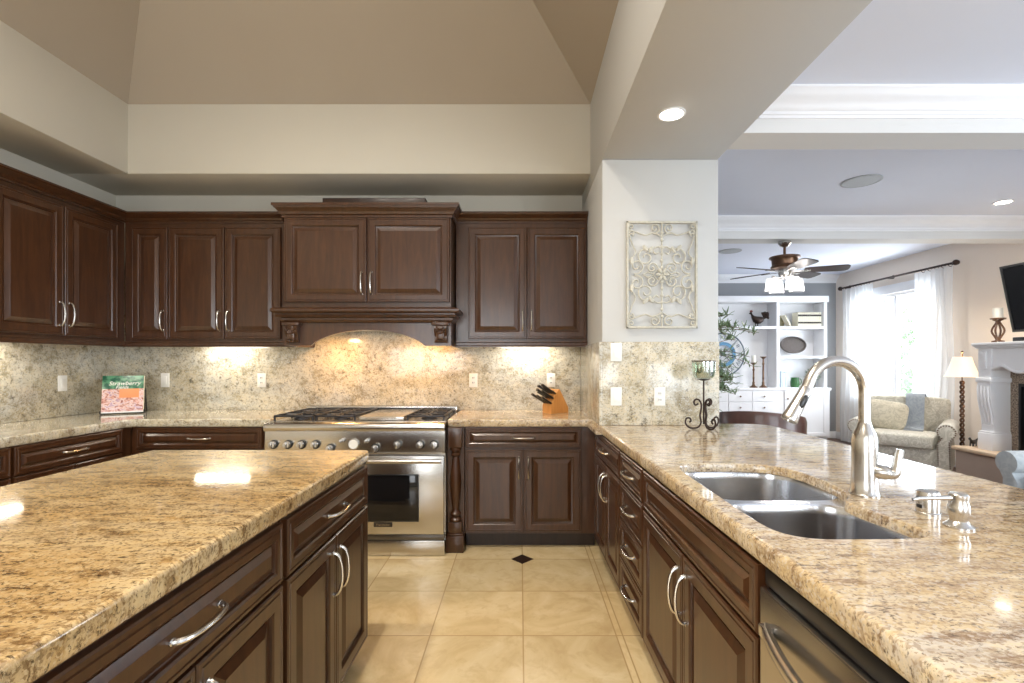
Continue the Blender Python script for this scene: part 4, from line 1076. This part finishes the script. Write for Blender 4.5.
def candlestick(x, h, label, candle):
    t = thing('candlestick', label, 'candlestick', (x, SY-.08, .8855))
    pr = [(.001,0),(.062,.0),(.062,.012),(.045,.022),(.028,.035),(.018,.06),(.022,.08),(.014,.10),(.014,.15)]
    k = h-.36
    pr += [(.020,.16),(.014,.17),(.013,.22+k),(.022,.235+k),(.013,.25+k),(.012,.31+k),(.03,.33+k),(.05,.345+k),(.05,.355+k),(.001,.356+k)]
    m = MB(); m.lathe(pr, seg=20); m.build('turned_stem', M['bronze2'], t)
    if candle:
        m = MB(); m.lathe([(.001,0),(.036,0),(.036,.115),(.001,.113)], (x, SY-.08, .8858+.356+k), 20); tag(m.build('candle', M['candle']), 'white pillar candle on the shorter dark candlestick in the bookcase', 'candle')
candlestick(3.87, .42, 'shorter dark turned candlestick carrying a white candle', True)
candlestick(4.03, .52, 'taller dark turned candlestick in the bookcase', False)

# olive tree behind the pillar
def olive():
    t = thing('olive_tree', 'leafy olive tree whose branches reach out from behind the pillar', 'tree', (1.92, 5.0, 0))
    m = MB(); m.lathe([(.001,0),(.15,0),(.20,.30),(.21,.34),(.185,.34),(.18,.30),(.001,.29)], seg=28); m.build('pot', M['wicker'], t)
    rnd = random.Random(3)
    tr = MB(); tr.tube([(0,0,.28),(.02,.01,.6),(.0,0,.95),(.03,0,1.3),(.06,0,1.6)], [.022,.018,.015,.011,.006], 8)
    fo = MB()
    for i in range(30):
        a = rnd.uniform(-1.0, 1.0) if i % 3 else rnd.uniform(0, 2*PI)
        z0 = rnd.uniform(1.0, 1.72) if i % 4 else rnd.uniform(.8, 1.1); L = rnd.uniform(.26, .46)*(1.1 if z0 > 1.3 else .8)
        d = Vector((math.cos(a), math.sin(a), rnd.uniform(-.1, .9))).normalized()
        p0 = Vector((.02, 0, z0)); pts = [p0+d*L*u+Vector((0,0,-.12*u*u*L*3)) for u in (0,.25,.5,.75,1)]
        tr.tube(pts, [.005,.004,.0035,.003,.002], 5)
        for k in range(24):
            u = rnd.uniform(.2, 1.02); p = p0+d*L*u+Vector((0,0,-.36*u*u*L))
            leafy(fo, 1, p, .01, .005, .085, rnd.random(), .2, .11)
    tr.build('trunk', M['leg_wood'], t); fo.build('foliage', M['leaf'], t, smooth=False)
olive()

# curtains and rod
def curtain(y0, y1, label):
    t = thing('sheer_curtain', label, 'curtain', (0,0,0))
    m = MB(); nz, ny = 10, 90; rows = []
    for j in range(nz+1):
        z = 2.50-(2.50-.02)*j/nz; r = []
        for i in range(ny+1):
            u = i/ny; y = y0+(y1-y0)*u; fold = .035*math.sin(u*2*PI*7+.4*math.sin(j*.5))*(.6+.4*j/nz)+.012*math.sin(u*47+j*.3)
            r.append((XR-.12+fold, y+.02*math.sin(j*.7+u*9), z))
        rows.append(r)
    m.rings(rows, closed=False, cap0=False, cap1=False)
    m.build('cloth', M['sheer'], t, ang=180)
curtain(7.24, 7.90, 'sheer white curtain hanging at the left side of the window, by the bookcase')
curtain(5.90, 6.46, 'sheer white curtain hanging at the right side of the window, nearer the lamp')
t = thing('curtain_rod', 'dark metal curtain rod with round finials above the window', 'curtain rod', (0,0,0))
m = MB(); m.tube([(XR-.12, 5.88, 2.525), (XR-.12, 7.93, 2.525)], .014, 10); m.build('rod', M['bronze'], t)
for y in (5.85, 7.96):
    m = MB(); m.ell((XR-.12, y, 2.525), (.034,.034,.034), nu=14, nv=10); m.build('finial', M['bronze'], t)
for y in (5.95, 6.98, 7.9):
    m = MB(); m.tube([(XR-.12, y, 2.525), (XR-.03, y, 2.525), (XR-.001, y, 2.545)], .009, 8); m.lathe([(.001,0),(.028,0),(.028,.006),(.001,.006)], (XR-.001, y, 2.545), 14, (-1,0,0)); m.build('bracket', M['bronze'], t)
for y in (5.92, 5.97, 6.02, 6.12, 6.22, 6.32, 7.32, 7.44, 7.56, 7.68, 7.80, 7.92):
    m = MB(); m.tube([(XR-.12+.024*math.cos(a), y, 2.512+.024*math.sin(a)) for a in [2*PI*i/16 for i in range(16)]], .0035, 6, loop=True); m.build('curtain_ring', M['bronze'], t)

# floor lamp
LX, LY = 4.90, 5.32
t = thing('floor_lamp', 'lit floor lamp with cream shade and twisted bronze pole beside the armchair', 'lamp', (LX, LY, -.004))
m = MB(); m.lathe([(.001,0),(.10,0),(.10,.015),(.08,.03),(.03,.045),(.02,.07),(.001,.07)], seg=28); m.build('base', M['bronze2'], t)
for k in (0, 1):
    m = MB(); m.tube([(.013*math.cos(k*PI+z*60), .013*math.sin(k*PI+z*60), z) for z in [.06+1.04*i/180 for i in range(181)]], .011, 6); m.build('twisted_pole', M['bronze2'], t)
m = MB(); m.tube([(0,0,1.09),(0,0,1.42)], .006, 8); m.ell((0,0,1.425), (.012,.012,.014)); m.build('harp', M['bronze2'], t)
m = MB(); m.lathe([(.155,1.15),(.125,1.215),(.10,1.29),(.080,1.37),(.077,1.37),(.097,1.29),(.122,1.215),(.152,1.15)], seg=36); m.build('lamp_shade', M['shade'], t)
m = MB(); m.ell((0,0,1.24), (.03,.03,.045)); m.build('bulb', M['led'], t)
l = bpy.data.lights.new('floor_lamp_bulb', 'POINT'); l.energy = 9; l.color = (1,.78,.5); l.shadow_soft_size = .05
o = bpy.data.objects.new('floor_lamp_bulb', l); COL.objects.link(o); o.location = (0,0,1.34); o.parent = t

# fireplace
def fireplace():
    t = thing('fireplace', 'white carved fireplace with fluted legs, granite surround and raised stone hearth', 'fireplace', (0,0,0))
    HXf, HZ = 4.60, .42
    m = MB(); m.box(HXf+.03, XR, 3.30, 5.10, -.004, HZ-.04); m.build('hearth_base', M['hearth_side'], t)
    m = MB(); m.box(HXf, XR, 3.27, 5.13, HZ-.04, HZ, bev=.012); m.build('hearth_slab', M['hearth'], t)
    XF, XS = 4.74, 4.90
    for y0, y1, s in ((4.795, 4.93, 1), (3.48, 3.615, -1)):
        m = MB(); m.box(XF-.03, XR-.002, y0-.012, y1+.012, HZ, HZ+.17, bev=.006); m.box(XF-.02, XR-.002, y0-.006, y1+.006, HZ+.17, HZ+.19, bev=.005)
        lg = m.build('leg_plinth', M['white'], t)
        n = 14; rs = []
        for i in range(n+1):
            z = HZ+.19+(1.12-HZ-.05)*i/n*.76
            bulge = .0+.045*math.sin(min(1, max(0, (i/n-.25)/.75))*PI*.62)
            rs.append([(XF-bulge, y0, z), (XF-bulge, y1, z), (XR-.002, y1, z), (XR-.002, y0, z)])
        zt = rs[-1][0][2]
        m = MB(); m.rings(rs); lg = m.build('leg', M['white'], t, ang=30)
        for k in range(4):
            yy = y0+.024+.034*k
            f = MB(); f.tube([(r[0][0]-.001, yy, r[0][2]) for r in rs[2:-1]], .009, 8); f.build('flute', M['white'], lg)
        m = MB(); m.box(XF-.055, XR-.002, y0-.014, y1+.014, zt, zt+.05, bev=.01); m.box(XF-.035, XR-.002, y0, y1, zt+.05, 1.445, bev=.004); m.build('leg_capital', M['white'], t)
        q = MB(); q.box(XF-.05, XF-.034, y0+.04, y1-.04, 1.24, 1.42, bev=.006); q.build('capital_panel', M['white'], t)
    # serpentine header
    m = MB(); n = 40; ys = [3.615+(4.795-3.615)*i/n for i in range(n+1)]
    def zl(y):
        u = abs((y-4.205)/.59); return 1.255+.075*math.cos(u*PI*1.9)*(.4+.6*u)-(.10*max(0, u-.82)/.18)
    m.rings([[(XF-.02, y, 1.445), (XF-.02, y, zl(y)), (XS, y, zl(y)), (XS, y, 1.445)] for y in ys]); m.build('arched_header', M['white'], t, ang=30)
    m = MB(); m.tube([(XF-.022, y, zl(y)+.012) for y in ys], .014, 8); m.build('header_bead', M['white'], t)
    m = MB()
    for a, z0, z1 in ((.02, 1.445, 1.46), (.035, 1.46, 1.475), (.05, 1.475, 1.505)): m.box(XF-.03-a, XR-.002, 3.46-a, 4.94+a*.4, z0, z1, bev=.005)
    m.build('mantel_shelf', M['white'], t)
    m = MB()
    for b in ((4.715, 4.795, HZ, 1.40), (3.615, 3.70, HZ, 1.40), (3.70, 4.715, 1.10, 1.40)): m.box(XS, XS+.06, *b)
    m.build('granite_surround', M['stone'], t)
    m = MB()
    for b in ((4.69, 4.715, HZ, 1.10), (3.70, 3.725, HZ, 1.10), (3.725, 4.69, 1.07, 1.10)): m.box(XS-.006, XS+.05, *b, bev=.003)
    m.build('firebox_frame', M['black'], t)
    m = MB(); m.box(XS+.30, XS+.32, 3.70, 4.715, HZ, 1.10); m.box(XS+.06, XS+.32, 4.715, 4.735, HZ, 1.10); m.box(XS+.06, XS+.32, 3.68, 3.70, HZ, 1.10); m.box(XS+.06, XS+.32, 3.70, 4.715, 1.10, 1.12); m.build('firebox', M['black'], t)
    for i in range(3):
        m = MB(); m.tube([(XS+.14+.05*i, 4.0, HZ+.07+.03*(i % 2)), (XS+.16+.03*i, 4.5, HZ+.08)], .035, 8); m.build('log', M['bronze2'], t)
fireplace()
# candle stand on mantel
t = thing('candle_stand', 'curved brown wooden candle stand on the mantel beside the television', 'candle stand', (4.83, 4.85, 1.5055))
for k in range(4):
    a = k*PI/2+.4; m = MB(); m.tube(catmull([(.05*math.cos(a), .05*math.sin(a), .01), (.012*math.cos(a), .012*math.sin(a), .03), (.05*math.cos(a), .05*math.sin(a), .12), (.012*math.cos(a), .012*math.sin(a), .21), (.04*math.cos(a), .04*math.sin(a), .235)], 5), .009, 8); m.build('curved_leg', M['leg_wood'], t)
m = MB(); m.lathe([(.001,.234),(.06,.236),(.062,.248),(.001,.249)], seg=20); m.build('dish', M['leg_wood'], t)
m = MB(); m.lathe([(.001,0),(.04,0),(.04,.10),(.001,.098)], (4.83, 4.85, 1.5055+.2495), 20); tag(m.build('candle', M['candle']), 'ivory pillar candle on the curved wooden stand by the television', 'candle')
m = MB(); m.box(4.80, 4.95, 4.26, 4.68, 1.5055, 1.55, bev=.006); tag(m.build('media_box', M['black']), 'flat black media box on the mantel under the television', 'media box')
# television
def tv():
    t = thing('television', 'flat black television tilted down on the wall above the fireplace', 'television', (4.75, 4.13, 1.92))
    R = Matrix.Rotation(math.radians(11.5), 3, 'Y')
    def bx(mb, *b, bev=0):
        q = MB(); q.box(*b, bev=bev)
        for v in q.v: v.xyz = R.inverted() @ v
        mb.v += q.v; o = len(mb.v)-len(q.v); mb.f += [[i+o for i in f] for f in q.f]; mb.mi += q.mi
    m = MB(); bx(m, 0, .045, -.56, .56, -.325, .325, bev=.006); m.build('casing', M['black'], t)
    m = MB(); bx(m, -.002, -.0005, -.535, .535, -.30, .30); m.build('screen', M['blackglass'], t)
    m = MB()
    for b in ((-.004, .0, -.56, .56, .305, .325), (-.004, .0, -.56, .56, -.325, -.305), (-.004, 0, -.56, -.54, -.305, .305), (-.004, 0, .54, .56, -.305, .305)): bx(m, *b)
    m.build('bezel', M['steel_dark'], t)
    m = MB(); m.box(.05, XR-4.75-.001, -.05, .05, -.06, .06, bev=.005); m.box(XR-4.75-.03, XR-4.75-.001, -.15, .15, -.2, .2, bev=.004); m.build('wall_arm', M['black'], t)
tv()
# dark figurine on the hearth
t = thing('small_hearth_figurine', 'small dark animal figurine standing on the hearth corner beside the lamp', 'figurine', (4.79, 5.075, .4205), math.radians(200))
m = MB(); m.rings([[Vector((x, r*.7*math.sin(a), z+r*math.cos(a))) for a in [2*PI*i/10 for i in range(10)]] for x, z, r in ((-.09,.085,.004), (-.06,.06,.012), (-.04,.045,.022), (0,.042,.024), (.03,.05,.022), (.045,.07,.015), (.055,.082,.015), (.075,.08,.006))])
for x in (-.03, .025):
    for y in (-.012, .012): m.tube([(x, y, 0), (x, y, .045)], .006, 6)
m.build('body', M['black'], t)

# armchair
def cushion(m, x0, x1, y0, y1, z0, z1, e=.35, rot=None, puff=0):
    c = ((x0+x1)/2, (y0+y1)/2, (z0+z1)/2); m.ell(c, ((x1-x0)/2, (y1-y0)/2, (z1-z0)/2), e, 36, 18, rot); return m
def armchair(name, label, loc, rz, Wd, mat, D=.80, nails=True):
    t = thing(name, label, 'armchair' if nails else 'sofa', loc, rz)
    hw = Wd/2; aw = .15
    m = MB(); m.box(-hw+.03, hw-.03, -D/2+.04, D/2-.02, .10, .34, bev=.02, seg=3); m.build('frame', mat, t)
    m = MB(); cushion(m, -hw+aw-.01, hw-aw+.01, -D/2-.01, D/2-.20, .32, .49, .3); m.build('seat_cushion', mat, t)
    m = MB(); rs = []
    for i in range(13):
        u = i/12; z = .30+.53*u; yb = D/2-.20+.10*u; th = .17*(1-.35*u)*(1 if u < .97 else .6)
        rs.append([(x, y, z+(.03*math.cos((x/hw)*PI/2)*u if True else 0)) for x, y in [(p.x, p.y) for p in rrect(-hw+.05, hw-.05, yb, yb+th, .05, 4)]])
    m.rings(rs); m.ell((0, D/2-.035, .835), (hw-.055, .065, .05), .6, 30, 10); m.build('backrest', mat, t, ang=60)
    for s in (-1, 1):
        cx = s*(hw-aw/2); m = MB()
        n = 16; prof = []
        r = .088
        for k in range(n+1):
            a = -PI*.30+(PI*1.62)*k/n; prof.append((cx+s*.03+s*r*math.cos(a), .545+r*math.sin(a)))
        prof = prof+[(cx-s*.055, .40), (cx-s*.05, .10), (cx+s*.065, .10), (cx+s*.055, .42)]
        # front face with eased edge
        rs = []
        cxx = sum(p[0] for p in prof)/len(prof); czz = sum(p[1] for p in prof)/len(prof)
        for y, k in ((-D/2-.015, .93), (-D/2-.02+.006, .97), (-D/2+.015, 1.0), (D/2-.10, 1.0), (D/2-.06, .95)): rs.append([(cxx+(p[0]-cxx)*k, y, czz+(p[1]-czz)*k) for p in prof])
        m.rings(rs); a_ = m.build('arm', mat, t, ang=40)
        if nails:
            inner = [(cxx+(p[0]-cxx)*.86, czz+(p[1]-czz)*.86) for p in prof]
            P = [Vector((p[0], -D/2-.016, p[1])) for p in inner]; tot = []; 
            nm = MB()
            for i in range(len(P)):
                a, b = P[i], P[(i+1) % len(P)]
                if i == len(P)-3: continue
                k = max(1, int((b-a).length/.022))
                for j in range(k): tot.append(a.lerp(b, j/k))
            for p in tot: nm.ell(p, (.0075, .004, .0075), nu=6, nv=4)
            nm.v and nm.build('nailhead_trim', M['bronze2'], a_)
    for sx in (-1, 1):
        for sy in (-1, 1):
            m = MB(); m.lathe([(.001,0),(.018,0),(.03,.05),(.026,.10),(.001,.10)], (sx*(hw-.08), sy*(D/2-.08), 0), 14); m.build('leg', M['leg_wood'], t)
    return t
AR = math.radians(-45)
armchair('armchair', 'wide cream patterned rolled-arm armchair with nailhead trim by the window', (4.66, 5.83, -.004), AR, .92, M['chair'])
def loc_ch(x, y, z): 
    v = Matrix.Rotation(AR, 3, 'Z') @ Vector((x, y, z)); return v+Vector((4.66, 5.83, -.004))
m = MB(); R3 = Matrix.Rotation(AR, 3, 'Z') @ Matrix.Rotation(math.radians(-16), 3, 'X') @ Matrix.Rotation(math.radians(8), 3, 'Y')
m.ell((0,0,0), (.225, .075, .175), .42, 32, 16)
for v in m.v:
    k = 1-.14*(abs(v.x)/.225)**3*0; edge = max(abs(v.x)/.225, abs(v.z)/.175); v.y *= (1-.75*max(0, edge-.45)/.55); v.xyz = R3 @ v+loc_ch(-.19, .055, .66)
tag(m.build('throw_pillow', M['pillow'], ang=180), 'rectangular cream leaf-patterned pillow on the wide armchair', 'pillow')
# throw blanket over the back
m = MB(); path = [(-.03,.49),(.07,.495),(.115,.52),(.135,.60),(.165,.75),(.185,.82),(.22,.898),(.30,.912),(.375,.90),(.405,.85),(.41,.75),(.41,.5)]
pp = catmull([(p[0], p[1], 0) for p in path], 3); th = .012
rs = []
for i, p in enumerate(pp):
    a = pp[max(i-1,0)]; b = pp[min(i+1,len(pp)-1)]; d = (b-a).normalized(); n = Vector((-d.y, d.x, 0)); rs.append([loc_ch(x, p.x+n.x*o, p.y+n.y*o) for x, o in ((.0,0), (.09,.003), (.18,0), (.18,th), (.09,th+.003), (.0,th))])
m.rings(rs); tag(m.build('throw_blanket', M['throw']), 'folded grey blue knit blanket draped over the armchair back', 'blanket')
armchair('sofa', 'pale grey blue upholstered sofa corner at the right picture edge, beyond the counter', (4.17, 3.08, -.004), math.radians(-90), 1.3, M['sofa'], D=.85, nails=False)

# leather dining chair behind the counter
def barrel_chair():
    t = thing('leather_chair', 'brown leather curved-back chair just behind the far end of the counter', 'chair', (1.86, 3.70, -.004), 0)
    m = MB(); n = 28; rs = []
    for i in range(n+1):
        a = PI*(1.13)-PI*1.26*i/n+.0; 
        ca, sa = math.cos(a), math.sin(a); top = .965-.11*(1-max(0, -sa if False else 0))*abs((i-n*.38)/(n*.62))**1.8
        top = .955-.12*abs((i/n-.35)/.65)**1.7
        R1, R0 = .30, .245
        rs.append([(R1*ca, -R1*.9*sa, .40), (R1*1.04*ca, -R1*.94*sa, top-.03), (R1*1.01*ca, -R1*.91*sa, top), ((R0+.01)*ca, -(R0+.01)*.9*sa, top), (R0*ca, -R0*.9*sa, top-.03), (R0*ca, -R0*.9*sa, .40)])
    m.rings(rs); b = m.build('backrest', M['leather'], t, ang=50)
    nm = MB()
    for r in rs[::1]: 
        p = Vector(r[1]); nm.ell((p.x*1.003, p.y*1.003, p.z-.008), (.006,.006,.006), nu=6, nv=4)
    m = MB(); cushion(m, -.25, .25, -.24, .24, .40, .52, .4); m.build('seat', M['leather'], t)
    for x in (-.20, .20):
        for y in (-.2, .2):
            m = MB(); m.rings([[(x+sx*w, y+sy*w, z) for sx, sy in ((-1,-1),(1,-1),(1,1),(-1,1))] for w, z in ((.014, 0), (.022, .41))]); m.build('leg', M['leg_wood'], t)
barrel_chair()

# garden seen through the window
rnd = random.Random(11)
for i, (x, y, h, r) in enumerate(((9.5, 11.5, 2.6, .8), (10.5, 13.5, 3.4, 1.1), (8.4, 10.2, 1.3, .5))):
    t = thing('garden_shrub', ['pale green shrub seen through the window beside the mullion', 'taller pale green tree seen through the window pane', 'low shrub at the bottom of the window view'][i], 'shrub', (x, y, -.3))
    m = MB(); m.tube([(0,0,0),(.04,0,h*.4),(0,.05,h*.7)], [.06,.045,.02], 7); m.build('stem', M['leg_wood'], t)
    m = MB()
    for k in range(260):
        a = rnd.uniform(0, 2*PI); zz_ = rnd.uniform(.25, 1)*h; rr = r*math.sqrt(rnd.random())*math.sin(min(1, zz_/h*1.02)*PI*.9)
        leafy(m, 1, (rr*math.cos(a), rr*math.sin(a), zz_), .01, .01, .2, rnd.random(), .2, .3)
    m.build('foliage', M['outdoor_leaf'], t, smooth=False)
m = MB(); m.box(XR+.15, 40, -10, 40, -.35, -.3); struct('ground_outside', m, plain('pale_paving', srgb(200,198,190), .9))  # ground in a plain pale grey paving colour
